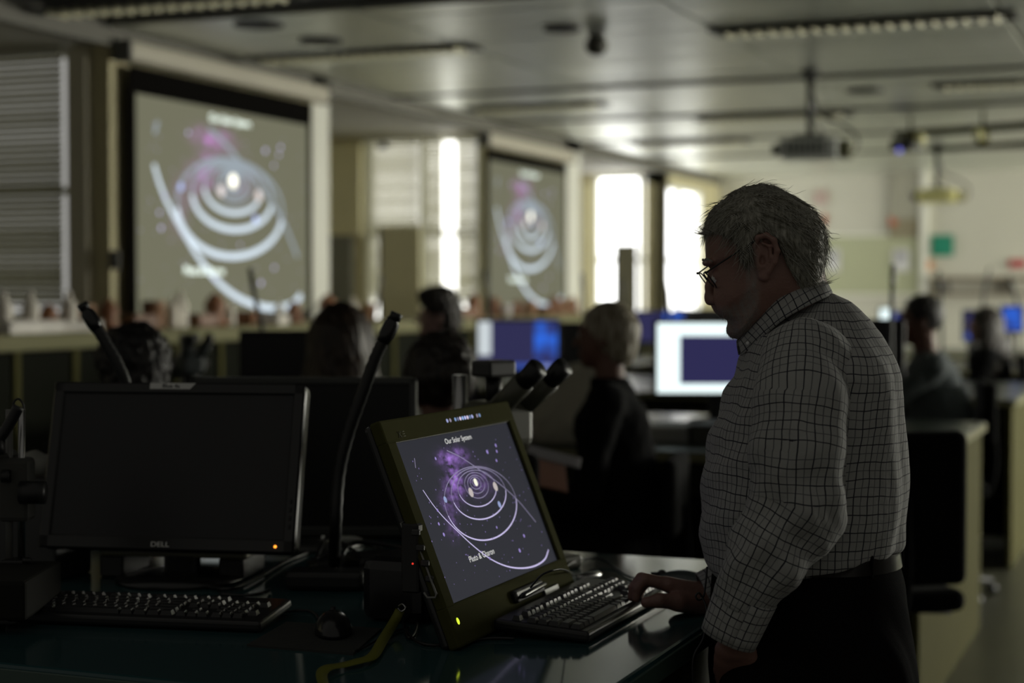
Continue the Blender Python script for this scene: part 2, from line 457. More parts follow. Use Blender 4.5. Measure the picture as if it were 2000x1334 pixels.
# venetian blinds: every slat a piece
mt = bpy.data.materials.new('blind_slat'); mt.use_nodes = True; nt = mt.node_tree; nt.nodes.clear()
d1 = nt.nodes.new('ShaderNodeBsdfDiffuse'); d1.inputs[0].default_value = (0.55, 0.55, 0.46, 1)
d2 = nt.nodes.new('ShaderNodeBsdfTranslucent'); d2.inputs[0].default_value = (0.55, 0.54, 0.44, 1)
mx = nt.nodes.new('ShaderNodeMixShader'); mx.inputs[0].default_value = 0.55; oo = nt.nodes.new('ShaderNodeOutputMaterial')
nt.links.new(d1.outputs[0], mx.inputs[1]); nt.links.new(d2.outputs[0], mx.inputs[2]); nt.links.new(mx.outputs[0], oo.inputs[0])
def blind(x0, x1, y, z0, z1, label, pitch=0.034):
    t = thing('venetian_blind', label, 'blind', ((x0 + x1) / 2, y, z1), 0, 'venetian blinds in the window bays')
    L = x1 - x0; part('head_rail', MB().rbox((0, 0, -0.02), (L, 0.05, 0.04), 0.006, 1), M_trimw, t)
    n = int((z1 - z0 - 0.06) / pitch)
    prof = [(-0.019, 0), (0, 0.004), (0.019, 0)]
    s_ = MB(); vs = [(sx * L / 2, q[0], q[1]) for sx in (-1, 1) for q in prof]
    s_.add(vs + [(a, b_, c_ - 0.0006) for a, b_, c_ in vs], [(0, 3, 4, 1), (1, 4, 5, 2), (6, 7, 10, 9), (7, 8, 11, 10)], True)
    me = s_.mesh('slat', mt)
    for i in range(n): link('slat', me, t, None, (0, 0, -0.06 - pitch * i), (math.radians(58 + random.uniform(-5, 5)), 0, 0))
    part('bottom_rail', MB().rbox((0, 0, -0.06 - pitch * n), (L, 0.04, 0.018), 0.004, 1), M_trimw, t)
    for u in (-0.3, 0.3): part('cord', MB().cyl((u * L, -0.022, -0.04), (u * L, -0.022, -0.05 - pitch * n), 0.0015, 5), M_trimw, t)
blind(-8.15, x1a, y1w - 0.03, 1.36, 2.775, 'closed blind over the near left window')
blind(xb[0] + .01, xb[1] - .004, y2w - 0.03, 1.40, 2.765, 'pale blind behind the tan notice board')
blind(xb[1] + .004, Wy(868, 400, y2w).x, y2w - 0.03, 1.40, 2.765, 'long pale blind right of the tan notice board')

blind(xb[2] + .01, xb[3] - .01, y2w - 0.03, 1.35, 2.765, 'narrow pale blind at the right of the middle bay window')

# ------------------------------------------------------------------ the slide shown on three screens
def meshtext(o):
    bpy.context.view_layer.update()
    me = bpy.data.meshes.new_from_object(o.evaluated_get(bpy.context.evaluated_depsgraph_get())); n = link(o.name.split('.')[0], me, o.parent); n.matrix_local = o.matrix_local.copy()
    nm = o.name; bpy.data.objects.remove(o); return n
def circle_alpha(nt, uvs, terms):
    tot = None
    for (cx, cy, rx, ry, amp) in terms:
        def mth(op, a, b=None):
            n = nt.nodes.new('ShaderNodeMath'); n.operation = op
            for i, q in enumerate((a, b)):
                if q is None: continue
                if isinstance(q, (int, float)): n.inputs[i].default_value = q
                else: nt.links.new(q, n.inputs[i])
            return n.outputs[0]
        dx = mth('DIVIDE', mth('SUBTRACT', uvs[0], cx), rx); dy = mth('DIVIDE', mth('SUBTRACT', uvs[1], cy), ry)
        e = mth('MULTIPLY', mth('POWER', 2.718, mth('MULTIPLY', mth('ADD', mth('MULTIPLY', dx, dx), mth('MULTIPLY', dy, dy)), -1.0)), amp)
        tot = e if tot is None else mth('ADD', tot, e)
    return tot
def slide_mat(name, base, neb, gain, W_, H_):
    m = bpy.data.materials.new(name); m.use_nodes = True; nt = m.node_tree; nt.nodes.clear()
    tc = nt.nodes.new('ShaderNodeTexCoord'); mp = nt.nodes.new('ShaderNodeMapping'); mp.inputs['Scale'].default_value = (1 / W_, 1, 1 / H_)
    nt.links.new(tc.outputs['Object'], mp.inputs[0])
    nz = nt.nodes.new('ShaderNodeTexNoise'); nz.inputs['Scale'].default_value = 9; nz.inputs['Detail'].default_value = 6
    nt.links.new(mp.outputs[0], nz.inputs['Vector'])
    ad = nt.nodes.new('ShaderNodeMix'); ad.data_type = 'RGBA'; ad.blend_type = 'LINEAR_LIGHT'; ad.inputs[0].default_value = 0.05
    nt.links.new(mp.outputs[0], ad.inputs[6]); nt.links.new(nz.outputs['Color'], ad.inputs[7])
    sp = nt.nodes.new('ShaderNodeSeparateXYZ'); nt.links.new(ad.outputs[2], sp.inputs[0])
    a = circle_alpha(nt, (sp.outputs[0], sp.outputs[2]),
                     [(.385, .79, .035, .05, .9), (.36, .70, .045, .07, 1.0), (.30, .62, .05, .08, .5), (.42, .86, .10, .04, .45), (.48, .83, .05, .05, .5),
                      (.22, .52, .04, .10, .30), (.20, .40, .04, .06, .18), (.56, .645, .10, .08, .35), (.36, .845, .07, .03, .4)])
    n2 = nt.nodes.new('ShaderNodeTexNoise'); n2.inputs['Scale'].default_value = 22; n2.inputs['Detail'].default_value = 8
    nt.links.new(mp.outputs[0], n2.inputs['Vector'])
    mu = nt.nodes.new('ShaderNodeMath'); mu.operation = 'MULTIPLY'; nt.links.new(a, mu.inputs[0])
    r = nt.nodes.new('ShaderNodeMapRange'); r.inputs[1].default_value = .35; r.inputs[2].default_value = .65; nt.links.new(n2.outputs['Fac'], r.inputs[0]); nt.links.new(r.outputs[0], mu.inputs[1])
    cm = nt.nodes.new('ShaderNodeMix'); cm.data_type = 'RGBA'; cm.blend_type = 'ADD'; cm.inputs[6].default_value = (*base, 1)
    sc = nt.nodes.new('ShaderNodeMix'); sc.data_type = 'RGBA'; sc.inputs[6].default_value = (0, 0, 0, 1); sc.inputs[7].default_value = (*neb, 1)
    nt.links.new(mu.outputs[0], sc.inputs[0]); nt.links.new(sc.outputs[2], cm.inputs[7]); cm.inputs[0].default_value = 1
    e = nt.nodes.new('ShaderNodeEmission'); nt.links.new(cm.outputs[2], e.inputs[0]); e.inputs[1].default_value = gain
    gl = nt.nodes.new('ShaderNodeBsdfGlossy'); gl.inputs['Roughness'].default_value = 0.3; gl.inputs[0].default_value = (.003, .003, .003, 1)
    asd = nt.nodes.new('ShaderNodeAddShader'); nt.links.new(e.outputs[0], asd.inputs[0]); nt.links.new(gl.outputs[0], asd.inputs[1])
    o = nt.nodes.new('ShaderNodeOutputMaterial'); nt.links.new(asd.outputs[0], o.inputs[0]); return m
def ell_pts(cx, cy, ru, rv, a0=0, a1=360, n=64, tilt=0.0):
    return [(cx + ru * math.cos(math.radians(a0 + (a1 - a0) * i / n)), cy + rv * math.sin(math.radians(a0 + (a1 - a0) * i / n)) + tilt * ru * math.cos(math.radians(a0 + (a1 - a0) * i / n))) for i in range(n + 1)]
STARS = None
def slide(parent, Wd, H, base, neb, gain, lw, c_line, c_text, starc, y0=-0.001, lab='projected', Mx=None):
    """local frame: x 0..Wd, z 0..H, seen from -y"""
    global STARS
    scr = part('displayed_image', MB().add([(0, y0, 0), (Wd, y0, 0), (Wd, y0, H), (0, y0, H)], [(0, 1, 2, 3)]), slide_mat('slide_' + lab, base, neb, gain, Wd, H), parent)
    if Mx is not None: scr.matrix_local = Mx
    b = MB()
    tu = lambda u: u / (u + (1 - u) * 1.17)
    def rib(pts, w0, w1=None, g=0.0006):
        P = [Vector((tu(u) * Wd, v * H)) for u, v in pts]; n = len(P); vs = []; fs = []
        for i, p in enumerate(P):
            t = (P[min(i + 1, n - 1)] - P[max(i - 1, 0)]).normalized(); q = Vector((-t.y, t.x)); ww = (w0 + ((w1 or w0) - w0) * i / (n - 1)) * Wd / 2
            vs += [(p.x + q.x * ww, y0 - g, p.y + q.y * ww), (p.x - q.x * ww, y0 - g, p.y - q.y * ww)]
        b.add(vs, [(2 * i, 2 * i + 1, 2 * i + 3, 2 * i + 2) for i in range(n - 1)])
    def flush(name, col, s):
        nonlocal b
        part(name, b, emat('%s_%s' % (name, lab), col, s), scr); b = MB()
    fc = tuple(q * .42 for q in c_line)
    def spline(pts): return [(p.x, p.y) for p in smoothpath([(u, v, 0) for u, v in pts], 8)]
    for (cx, cy, ru, rv, ww) in [(.542, .52, .309, .24, 1.25), (.555, .582, .235, .168, 1.1), (.556, .616, .165, .119, .9)]:
        rib(ell_pts(cx, cy, ru, rv, 185, 350, 48), lw * ww); flush('orbit_line', c_line, 1.0)
    rib(spline([(.10, .69), (.14, .59), (.19, .50), (.26, .40), (.35, .28), (.45, .17), (.56, .09), (.68, .04), (.80, .02), (.90, .035), (.96, .085)]), lw * .9, lw * 1.5)
    flush('orbit_line', c_line, 1.0)
    for (cx, cy, ru, rv, ww) in [(.542, .52, .309, .24, .8), (.555, .582, .235, .168, .8), (.556, .616, .165, .119, .8)]:
        rib(ell_pts(cx, cy, ru, rv, -10, 185, 48), lw * ww, g=.0004); flush('faint_orbit_line', fc, 1.0)
    for (cx, cy, ru, rv) in [(.562, .635, .10, .085), (.562, .642, .072, .06), (.56, .65, .045, .04), (.56, .655, .025, .022)]:
        rib(ell_pts(cx, cy, ru, rv), lw * .7, g=.0004); flush('faint_orbit_line', fc, 1.0)
    rib(spline([(.42, .895), (.52, .83), (.64, .72), (.76, .60), (.86, .46), (.94, .29)]), lw * .9, g=.0005); flush('faint_orbit_line', fc, 1.0)
    rib([(.105, .83), (.125, .89)], lw * .8)
    flush('faint_orbit_line', fc, 1.0)
    def disc(u, v, r, g=.0012):
        u = tu(u); P = [(u * Wd + r * Wd * math.cos(2 * PI * k / 14), y0 - g, v * H + r * Wd * math.sin(2 * PI * k / 14)) for k in range(14)]; b.add(P, [tuple(range(14))])
    disc(.56, .655, .022 if lab != 'tablet' else .015); flush('sun_disc', (1, .97, .8), 2.2 if lab != 'tablet' else 1.0)
    for u, v, r in [(.49, .60, .018), (.71, .595, .018)]: disc(u, v, r); flush('planet_disc', (.95, .85, .82), 1.0 if lab != 'tablet' else .55)
    for u, v, r in [(.69, .475, .013), (.255, .60, .012)]: disc(u, v, r); flush('blue_planet_disc', (.5, .6, 1), 1.2 if lab != 'tablet' else .6)
    rs = random.Random(11)
    for u, v, r in [(.75, .83, .008), (.83, .82, .006), (.84, .86, .007), (.80, .76, .006), (.72, .15, .008), (.80, .23, .007), (.16, .55, .006), (.13, .47, .006), (.14, .40, .007), (.45, .17, .006), (.30, .86, .006), (.60, .34, .005)]: disc(u, v, r, .0008)
    flush('bright_stars', starc, 1.0); scr.children[-1]['kind'] = 'stuff'
    for k in range(150): disc(min(.98, max(.02, rs.gauss(rs.choice([.25, .8, .5]), .13))), rs.uniform(.04, .93), rs.uniform(.0012, .003), .0008)
    flush('star_field', tuple(q * .6 for q in starc), 1.0); scr.children[-1]['kind'] = 'stuff'
    for txt, u, v, hw, hh in [('Our Solar System', .545, .950, .235, .045), ('Pluto & Charon', .39, .205, .22, .038)]:
        cu = bpy.data.curves.new('slide_text', 'FONT'); cu.body = txt; cu.align_x = 'CENTER'; cu.align_y = 'CENTER'; cu.size = 1.0
        cu.materials.append(emat('slide_text_' + lab, c_text, 1.0)); o = meshtext(link('slide_text', cu, scr, None, (tu(u) * Wd, y0 - .0015, v * H), (PI / 2, 0, 0)))
        bpy.context.view_layer.update(); dx, dy = o.dimensions.x, o.dimensions.y
        o.scale = (hw * Wd / dx, hh * H / dy * 1.0, 1)
    return scr

def projection_screen(name, xs, TL, BL, TR, label, dark, case_px):
    pTL, pBL, pTR = Wx(*TL, xs), Wx(*BL, xs), Wx(*TR, xs)
    Wd = pTR.y - pTL.y; H = pTL.z - pBL.z
    t = thing(name, label, 'projection screen', (xs, pTL.y, pBL.z), PI / 2, 'pull-down projection screens')
    fb = 0.055
    part('screen_cloth', MB().span(-fb, Wd + fb, 0.0, 0.004, -0.04, H + dark), mat('screen_masking', (.004, .0035, .003), .9, spec=.05), t, 'black masked border of the screen cloth')
    slide(t, Wd, H, (.168, .166, .112), (.42, .10, .52), 1.0, .0165, (.78, .90, 1.0), (2.0, 2.3, 2.1), (.75, .70, 1.1), lab=name + str(int(xs * -1000 + TL[0])))
    part('bottom_bar', MB().cyl((-fb, 0.002, -0.045), (Wd + fb, 0.002, -0.045), 0.012, 10), M_dark, t)
    y0, y1 = case_px[0], case_px[1]
    a, b = Wx(y0, 200, xs).y - pTL.y, Wx(y1, 200, xs).y - pTL.y
    part('roller_case', MB().rbox(((a + b) / 2, 0.0, H + dark + 0.07), (b - a, 0.11, 0.11), 0.03, 4), mat('case_cream', (.52, .49, .40), .5), t, 'cream roller case')
    for q in (a, b): part('end_cap', MB().rbox((q, 0.0, H + dark + 0.07), (0.02, 0.115, 0.115), 0.008, 2), M_grey, t)
    for q in (a + .1, b - .1): part('bracket', MB().span(q - .015, q + .015, 0.0, 0.06, H + dark + .02, H + dark + .09), M_grey, t)
    return t
projection_screen('projection_screen', XW + 0.07, (265, 182), (265, 615), (600, 240), 'large near projection screen showing orbits on the left wall', 0.145, (240, 632))
projection_screen('projection_screen', XW + 0.07, (955, 312), (952, 605), (1103, 335), 'smaller second projection screen farther down the left wall', 0.09, (945, 1112))

# ------------------------------------------------------------------ low cabinet under the screens
XC = -4.90
yq = [Wx(p, 680, XC).y for p in (35, 150, 345, 433)]
y_lo, y_hi = yq[0] - 5 * .43, 16.6
cab = thing('shelf_unit', 'long low shelf unit with dark panels running under the screens', 'shelf unit', (XC, y_lo, 0))
Lc = y_hi - y_lo; NB = int(Lc / .43)
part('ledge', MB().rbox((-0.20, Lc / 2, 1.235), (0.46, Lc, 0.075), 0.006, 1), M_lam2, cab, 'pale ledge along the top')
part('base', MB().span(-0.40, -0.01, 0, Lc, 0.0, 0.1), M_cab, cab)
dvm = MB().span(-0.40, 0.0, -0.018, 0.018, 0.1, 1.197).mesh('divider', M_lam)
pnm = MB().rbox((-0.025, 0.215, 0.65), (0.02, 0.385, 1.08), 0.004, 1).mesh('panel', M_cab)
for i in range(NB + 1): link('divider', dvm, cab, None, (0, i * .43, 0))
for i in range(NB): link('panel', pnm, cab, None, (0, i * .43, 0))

# clutter on the ledge, each piece its own
kinds = [
 ('storage_box', 'box', lambda: MB().rbox((0, 0, .04), (.12, .16, .08), .008, 2), (.20, .085, .035), 'brown cardboard box'),
 ('plastic_model', 'model', lambda: MB().lathe([(.05, 0), (.06, .02), (.035, .05), (.05, .09), (.028, .13), (.0, .15)]), (.26, .11, .05), 'orange-brown anatomical model'),
 ('bottle', 'bottle', lambda: MB().lathe([(.03, 0), (.033, .01), (.033, .10), (.012, .13), (.012, .155), (0, .156)]), (.8, .75, .66), 'white bottle'),
 ('jar', 'jar', lambda: MB().lathe([(.045, 0), (.048, .01), (.048, .09), (.05, .092), (.05, .115), (0, .116)]), (.34, .19, .11), 'amber lidded jar'),
 ('paper_stack', 'papers', lambda: MB().rbox((0, 0, .02), (.22, .3, .04), .002, 1).rbox((.01, .01, .045), (.2, .28, .008), .002, 1), (.8, .76, .7), 'pale stack of papers'),
]
spots = [(8, 2, 4), (30, 4, 4), (60, 2, 4), (95, 1, 0), (118, 4, 2), (135, 2, 2), (165, 3, 4), (212, 1, 1), (272, 0, 0), (300, 3, 0), (337, 2, 0), (352, 2, 0), (395, 0, 3), (420, 1, 3), (450, 2, 2), (478, 0, 0), (515, 4, 2), (545, 2, 2), (575, 1, 4),
         (640, 1, 3), (660, 1, 1), (690, 2, 4), (720, 3, 3), (905, 0, 0), (925, 1, 3), (965, 1, 1), (985, 0, 0), (1010, 1, 1), (1035, 3, 0), (1060, 0, 3), (1082, 1, 0), (1100, 3, 4), (1118, 1, 3)]
WHERE = [(0, 250, 'below the near left window'), (250, 400, 'under the near screen\'s left half'), (400, 620, 'under the near screen\'s right half'), (620, 900, 'in the middle bay'), (900, 1000, 'at the left edge of the second screen'), (1000, 1200, 'under the second screen')]
seen = {}
for (px, k, k2) in spots:
    nm, ct, fn, colr, lb = kinds[k]
    wh = [w_[2] for w_ in WHERE if w_[0] <= px < w_[1]][0]
    key = (lb, wh); seen[key] = seen.get(key, 0) + 1
    y = Wx(px, 640, XC - .2).y
    o = solo(nm, fn(), mat('clutter_%d' % k, colr, .5, noise=.25, nscale=14), ('%s on the shelf %s' % (lb, wh)) + ('' if seen[key] == 1 else ', the farther' if seen[key] == 2 else ', the farthest'), ct, 'things standing on the shelf unit', (XC - .2, y, 1.2725), (0, 0, random.uniform(-.4, .4)))
    s_ = random.uniform(.85, 1.3); o.scale = (s_, s_, s_)

# tan board standing in the middle bay, and one in the far bay
def board(px0, px1, y, z0, z1, colr, label, name='notice_board'):
    a, b_ = Wy(px0, 500, y).x, Wy(px1, 500, y).x
    t = thing(name, label, 'board', ((a + b_) / 2, y, 0)); Lb = b_ - a
    part('board_panel', MB().rbox((0, 0, (z0 + z1) / 2), (Lb, .03, z1 - z0), .004, 1), colr, t)
    part('edge_strip', MB().span(-Lb / 2 - .02, -Lb / 2, -.018, .018, z0, z1), M_dark, t)
    for q in (-.4, .4):
        part('leg', MB().span(q * Lb - .015, q * Lb + .015, -.012, .012, 0, z0), M_dark, t); part('foot', MB().span(q * Lb - .02, q * Lb + .02, -.25, .25, 0, .03), M_dark, t)
board(746, 822, 12.0, .95, 1.46 + 132 / 3300 * 12.9, M_tan, 'tall tan notice board standing in front of the middle bay window')
board(1205, 1244, 16.9, .9, 1.46 + 94 / 3300 * 17.9, mat('olive_board', (.20, .19, .13), .8), 'olive upright board standing before the far bright window')
solo('wall_switch', MB().rbox((0, 0, 0), (.07, .012, .10), .004, 2).rbox((0, -.008, 0), (.03, .008, .05), .003, 1), M_grey, 'small grey switch plate left of the near screen', 'switch', None, tuple(Wy(223, 508, y1w - .008)))
solo('wall_sensor', MB().ball((0, 0, 0), (.035, .05, .035)).rbox((0, .03, 0), (.05, .05, .05), .006, 1), M_grey, 'small dark sensor on the frame atop the middle bay window', 'sensor', None, tuple(Wy(748, 284, y2w - .07)))

# ------------------------------------------------------------------ ceiling fittings
def speaker(px, py, r, lab):
    p = Wz(px, py, ZC - .004); p.z = ZC - .001
    t = thing('ceiling_speaker', lab, 'speaker', tuple(p), 0, 'round ceiling speakers')
    part('rim', MB().lathe([(r, 0), (r, -.012), (r * .9, -.014), (r * .88, -.004)], n=28), M_dark, t)
    part('grille', MB().lathe([(r * .88, -.002), (r * .86, -.007), (0.001, -.010)], n=28), M_black, t)
for px, py, r, lab in [(505, 48, .13, 'round dark ceiling speaker nearest the top left'), (626, 80, .12, 'round dark ceiling speaker right of the nearest one'), (1098, 56, .10, 'round dark ceiling speaker beside the smoke detector'),
                       (1690, 177, .13, 'round dark ceiling speaker right of the hanging projector'), (1140, 202, .12, 'round dark ceiling speaker above the second screen'), (1405, 272, .13, 'round ceiling speaker left of the hanging projector')]:
    speaker(px, py, r, lab)
p = Wz(1165, 71, ZC)
sd = thing('smoke_detector', 'round smoke detector hanging under the ceiling centre', 'detector', (p.x, p.y, ZC))
part('stem', MB().cyl((0, 0, 0), (0, 0, -.03), .018), M_dark, sd); part('head', MB().ball((0, 0, -.05), (.064, .064, .056), 18), mat('detector_grey', (.06, .058, .045), .5), sd)
part('collar', MB().lathe([(.04, 0), (.04, -.02), (.02, -.03), (0, -.031)]), M_dark, sd)
M_louv = mat('louvre_metal', (.60, .58, .40), .5)
bl = MB().rbox((0, 0, 0), (.008, .17, .03), .002, 1).mesh('louvre', M_louv)
def louvre(x0, x1, y, lab, wide=.19):
    t = thing('ceiling_light', lab, 'light', ((x0 + x1) / 2, y, ZC - .004), 0, 'unlit louvred ceiling lights'); L = x1 - x0
    f = MB(); f.span(-L / 2, L / 2, -wide / 2 - .02, -wide / 2, -.012, .0); f.span(-L / 2, L / 2, wide / 2, wide / 2 + .02, -.012, 0); f.span(-L / 2 - .02, -L / 2, -wide / 2 - .02, wide / 2 + .02, -.012, 0); f.span(L / 2, L / 2 + .02, -wide / 2 - .02, wide / 2 + .02, -.012, 0)
    part('frame', f, M_dark, t); part('housing', MB().span(-L / 2, L / 2, -wide / 2, wide / 2, -.004, -.0005), mat('fixture_inside', (.06, .058, .035), .6), t)
    n = int(L / .075)
    for i in range(1, n): link('louvre', bl, t, None, (-L / 2 + L * i / n, 0, -.02), (0, .5, 0))
    part('tube', MB().cyl((-L / 2 + .05, 0, -.015), (L / 2 - .05, 0, -.015), .009, 8), M_trimw, t)
louvre(-6.3 + 1.0, -3.9, 6.95, 'louvred ceiling light at the top left corner')
louvre(-5.2, -3.80, 8.83, 'louvred ceiling light above the near screen')
louvre(-2.38, -.85, 8.83, 'louvred ceiling light at the top right')
louvre(-5.1, -4.05, 11.85, 'louvred ceiling light above the middle bay')
louvre(-1.62, -.55, 11.68, 'louvred ceiling light right of the hanging projector')
louvre(-3.7, -2.5, 13.2, 'louvred ceiling light in the middle distance')
louvre(-4.9, -3.8, 15.2, 'louvred ceiling light over the second screen')
gm = MB()
for yy in (10.93, 12.93, 14.9, 16.9): gm.span(XW + .04, 3.4, yy - .035, yy + .035, ZC - .012, ZC + .01)
struct('trim_12', gm, mat('track_dark', (.05, .048, .035), .5), 'dark cross tracks in the metal ceiling')

def projector(loc, rotz, body, side, lab, pole_top, led=None):
    t = thing('projector', lab, 'projector', loc, rotz, 'ceiling projectors')
    part('body', MB().rbox((0, 0, .065), (.36, .30, .12), .018, 3), body, t)
    part('rear_panel', MB().rbox((.215, .01, .06), (.09, .26, .10), .01, 2), side, t)
    part('lens', MB().cyl((-.18, .04, .07), (-.235, .04, .07), .036, 18).cyl((-.235, .04, .07), (-.242, .04, .07), .03, 18), M_blackg, t)
    v = MB()
    for i in range(7): v.span(-.13 + i * .035, -.115 + i * .035, -.153, -.148, .03, .10)
    part('vent', v, M_black, t)
    part('mount_plate', MB().rbox((.0, 0, .135), (.2, .16, .015), .003, 1), M_dark, t)
    h = pole_top - loc[2]
    part('pole', MB().cyl((0, 0, .13), (0, 0, h), .022, 14), M_dark, t); part('flange', MB().lathe([(.06, 0), (.06, -.015), (.03, -.02), (.03, -.08), (0, -.08)], (0, 0, h)), M_dark, t)
    for s_ in (-1, 1): part('strut', MB().tube(smoothpath([(.0, s_ * .01, .30), (.06, s_ * .06, .2), (.09, s_ * .1, .13)]), .004, 6), M_dark, t)
    part('cable', MB().tube(smoothpath([(.0, .02, .5), (.05, .02, .3), (.20, .03, .22), (.29, .02, .14), (.28, .0, .05), (.24, 0, .04)]), .009, 6), M_dark, t)
    return t
M_pj = mat('projector_grey', (.60, .62, .60), .6); 
projector(tuple(W(1582, 312, 10.7)), .12, M_pj, mat('projector_rear', (.12, .12, .06), .5), 'dark grey projector hanging on a pole above the standing man', ZC)
projector(tuple(W(1830, 397, 16.0)), .1, mat('projector_cream', (.68, .65, .28), .5), mat('projector_rear2', (.30, .28, .14), .5), 'yellowish cream projector hanging at the far right', ZC)
# hanging service rail at the upper right
p0, p1 = W(1752, 275, 13.6), W(2090, 262, 12.6)
L = (p1 - p0).length; rl = thing('service_rail', 'olive service rail hanging from the ceiling at the upper right', 'rail', tuple(p0), math.atan2(p1.y - p0.y, p1.x - p0.x))
part('beam', MB().rbox((L / 2, 0, .05), (L, .12, .05), .004, 1), M_olive, rl); part('lower_beam', MB().rbox((L / 2 + .15, 0, -.09), (L - .3, .09, .035), .004, 1), M_olive, rl)
for q in (.12, .75, 1.25): part('hanger', MB().cyl((q, 0, .07), (q, 0, ZC - p0.z), .012, 8), M_olive, rl); part('drop_plate', MB().rbox((q, 0, -.02), (.05, .10, .12), .004, 1), M_lam, rl)
part('socket_box', MB().rbox((.09, -.02, -.04), (.2, .14, .09), .01, 2), M_dark, rl); part('indicator_light', MB().ball((.08, -.1, -.09), .022), emat('blue_led', (.25, .25, 1.0), .8), rl, 'small glowing blue indicator')
for q in (.24, .74): part('end_fitting', MB().rbox((q, -.05, 0.0), (.06, .07, .1), .01, 2), mat('pale_yellow_fitting', (.62, .60, .30), .5), rl, 'pale yellow fitting')

# ------------------------------------------------------------------ far wall notices
def notice(px0, px1, py0, py1, colr, lab, name='poster', cat='poster', y=19.97):
    a, b_ = Wy(px0, py0, y), Wy(px1, py1, y)
    t = thing(name, lab, cat, ((a.x + b_.x) / 2, y, (a.z + b_.z) / 2))
    part('sheet' if name != 'pinboard' else 'board_panel', MB().rbox((0, 0, 0), (abs(b_.x - a.x), .02, abs(a.z - b_.z)), .003, 1), colr, t); return t, abs(b_.x - a.x), abs(a.z - b_.z)
t, w_, h_ = notice(1615, 1798, 462, 574, mat('pinboard_green', (.44, .46, .30), .8), 'wide pale green pinboard on the far wall behind the man', 'pinboard', 'board')

for q in (-1, 1): part('frame_rail', MB().span(-w_ / 2, w_ / 2, -.02, -.01, q * (h_ / 2 + .015) - .015, q * (h_ / 2 + .015) + .015), M_trimw, t)
M_pap = mat('notice_paper', (.66, .66, .66), .8)
for a, b_, lb in [(1617, 1640, 'white paper notice on the pinboard beside the man'), (1744, 1776, 'white paper notice at the right of the pinboard')]:
    t, w_, h_ = notice(a, b_, 487, 530, M_pap, lb, 'paper_notice', 'notice', 19.945)
    part('printed_block', MB().box((0, -.012, h_ * .2), (w_ * .6, .002, h_ * .35)), mat('grey_print', (.35, .35, .38), .8), t)
t, w_, h_ = notice(1736, 1795, 422, 464, mat('poster_brown', (.26, .23, .15), .8), 'brown poster with a red corner above the pinboard', 'poster', 'poster', 19.945)
part('red_square', MB().box((-w_ * .36, -.012, h_ * .28), (w_ * .24, .004, h_ * .42)), mat('poster_red', (.50, .12, .06), .7), t, 'red square in the corner')
t, w_, h_ = notice(1606, 1613, 418, 440, mat('poster_red', (.50, .12, .06), .7), 'small red tag at the back of the man\'s head', 'wall_tag', 'tag')
notice(1819, 1862, 459, 500, mat('poster_green', (.015, .24, .15), .6), 'bright green rectangular sign on the far wall', 'wall_sign', 'sign')
notice(1971, 2004, 507, 523, mat('tag_red', (.45, .06, .07), .6), 'red label at the right end of the far wall', 'wall_tag', 'tag')
notice(1809, 1822, 508, 528, mat('tag_orange', (.55, .24, .08), .6), 'small orange tag right of the white column', 'wall_tag', 'tag')
notice(1590, 1616, 372, 400, mat('tag_pink', (.50, .38, .34), .8), 'faint pinkish sheet high on the far wall', 'wall_tag', 'tag')
a, b_ = Wy(1815, 530, 19.8), Wy(2030, 530, 19.8)
t = thing('wall_shelf', 'thin brown wall shelf at the far right', 'shelf', (a.x, 19.8, Wy(1900, 545, 19.8).z))
part('shelf_board', MB().span(0, b_.x - a.x, 0, .2, -.02, .02), mat('shelf_brown', (.16, .12, .07), .6), t)
part('lower_board', MB().span(0, b_.x - a.x, 0, .2, -.18, -.15), mat('shelf_brown', (.16, .12, .07), .6), t)
for q in (.2, .9): part('bracket', MB().span(q, q + .02, .02, .19, -.15, -.02), M_grey, t)

# ================================================================== BENCHES AND FURNITURE
M_top = mat('teal_worktop', (0.022, 0.062, 0.066), 0.09, spec=0.55, noise=0.12, nscale=5)
M_top2 = mat('grey_worktop', (0.03, 0.045, 0.035), 0.25)
M_front = mat('bench_front', (0.022, 0.022, 0.014), 0.8, spec=0.1)
def bench(x0, x1, y0, y1, label, top=M_top2, h=.90):
    t = thing('laboratory_bench', label, 'bench', ((x0 + x1) / 2, (y0 + y1) / 2, 0), 0, 'rows of laboratory benches')
    Lx, Ly = x1 - x0, y1 - y0
    part('worktop', MB().rbox((0, 0, h - .02), (Lx, Ly, .04), .006, 2), top, t)
    part('edge_trim', MB().rbox((Lx / 2 + .002, 0, h - .022), (.006, Ly - .01, .03), .001, 1).rbox((0, -Ly / 2 - .002, h - .022), (Lx - .01, .006, .03), .001, 1), M_lam2 if top is M_top2 else mat('teal_edge', (.05, .085, .07), .3), t)
    part('end_panel', MB().rbox((Lx / 2 - .03, 0, (h - .04) / 2), (.03, Ly - .04, h - .042), .003, 1), M_lam if top is M_top2 else M_front, t)
    part('end_panel', MB().rbox((-Lx / 2 + .03, 0, (h - .04) / 2), (.03, Ly - .04, h - .042), .003, 1), M_lam, t)
    part('spine_panel', MB().span(-Lx / 2 + .05, Lx / 2 - .05, -.02, .02, .05, h - .042), M_front, t)
    part('rail', MB().span(-Lx / 2 + .05, Lx / 2 - .05, -Ly / 2 + .03, -Ly / 2 + .06, h - .16, h - .042), M_front, t)
    n = max(1, int(Lx / 1.3))
    for i in range(1, n): part('leg_panel', MB().span(-Lx / 2 + Lx * i / n - .015, -Lx / 2 + Lx * i / n + .015, -Ly / 2 + .05, Ly / 2 - .05, 0, h - .042), M_lam if top is M_top2 else M_front, t)
    return t
BX = -.757
bench(-4.3, BX, 2.067, 3.433, 'near glossy teal-topped bench in the foreground', M_top)
bench(-4.3, -.83, 5.75, 7.56, 'second bench with a cream end panel right of the man')
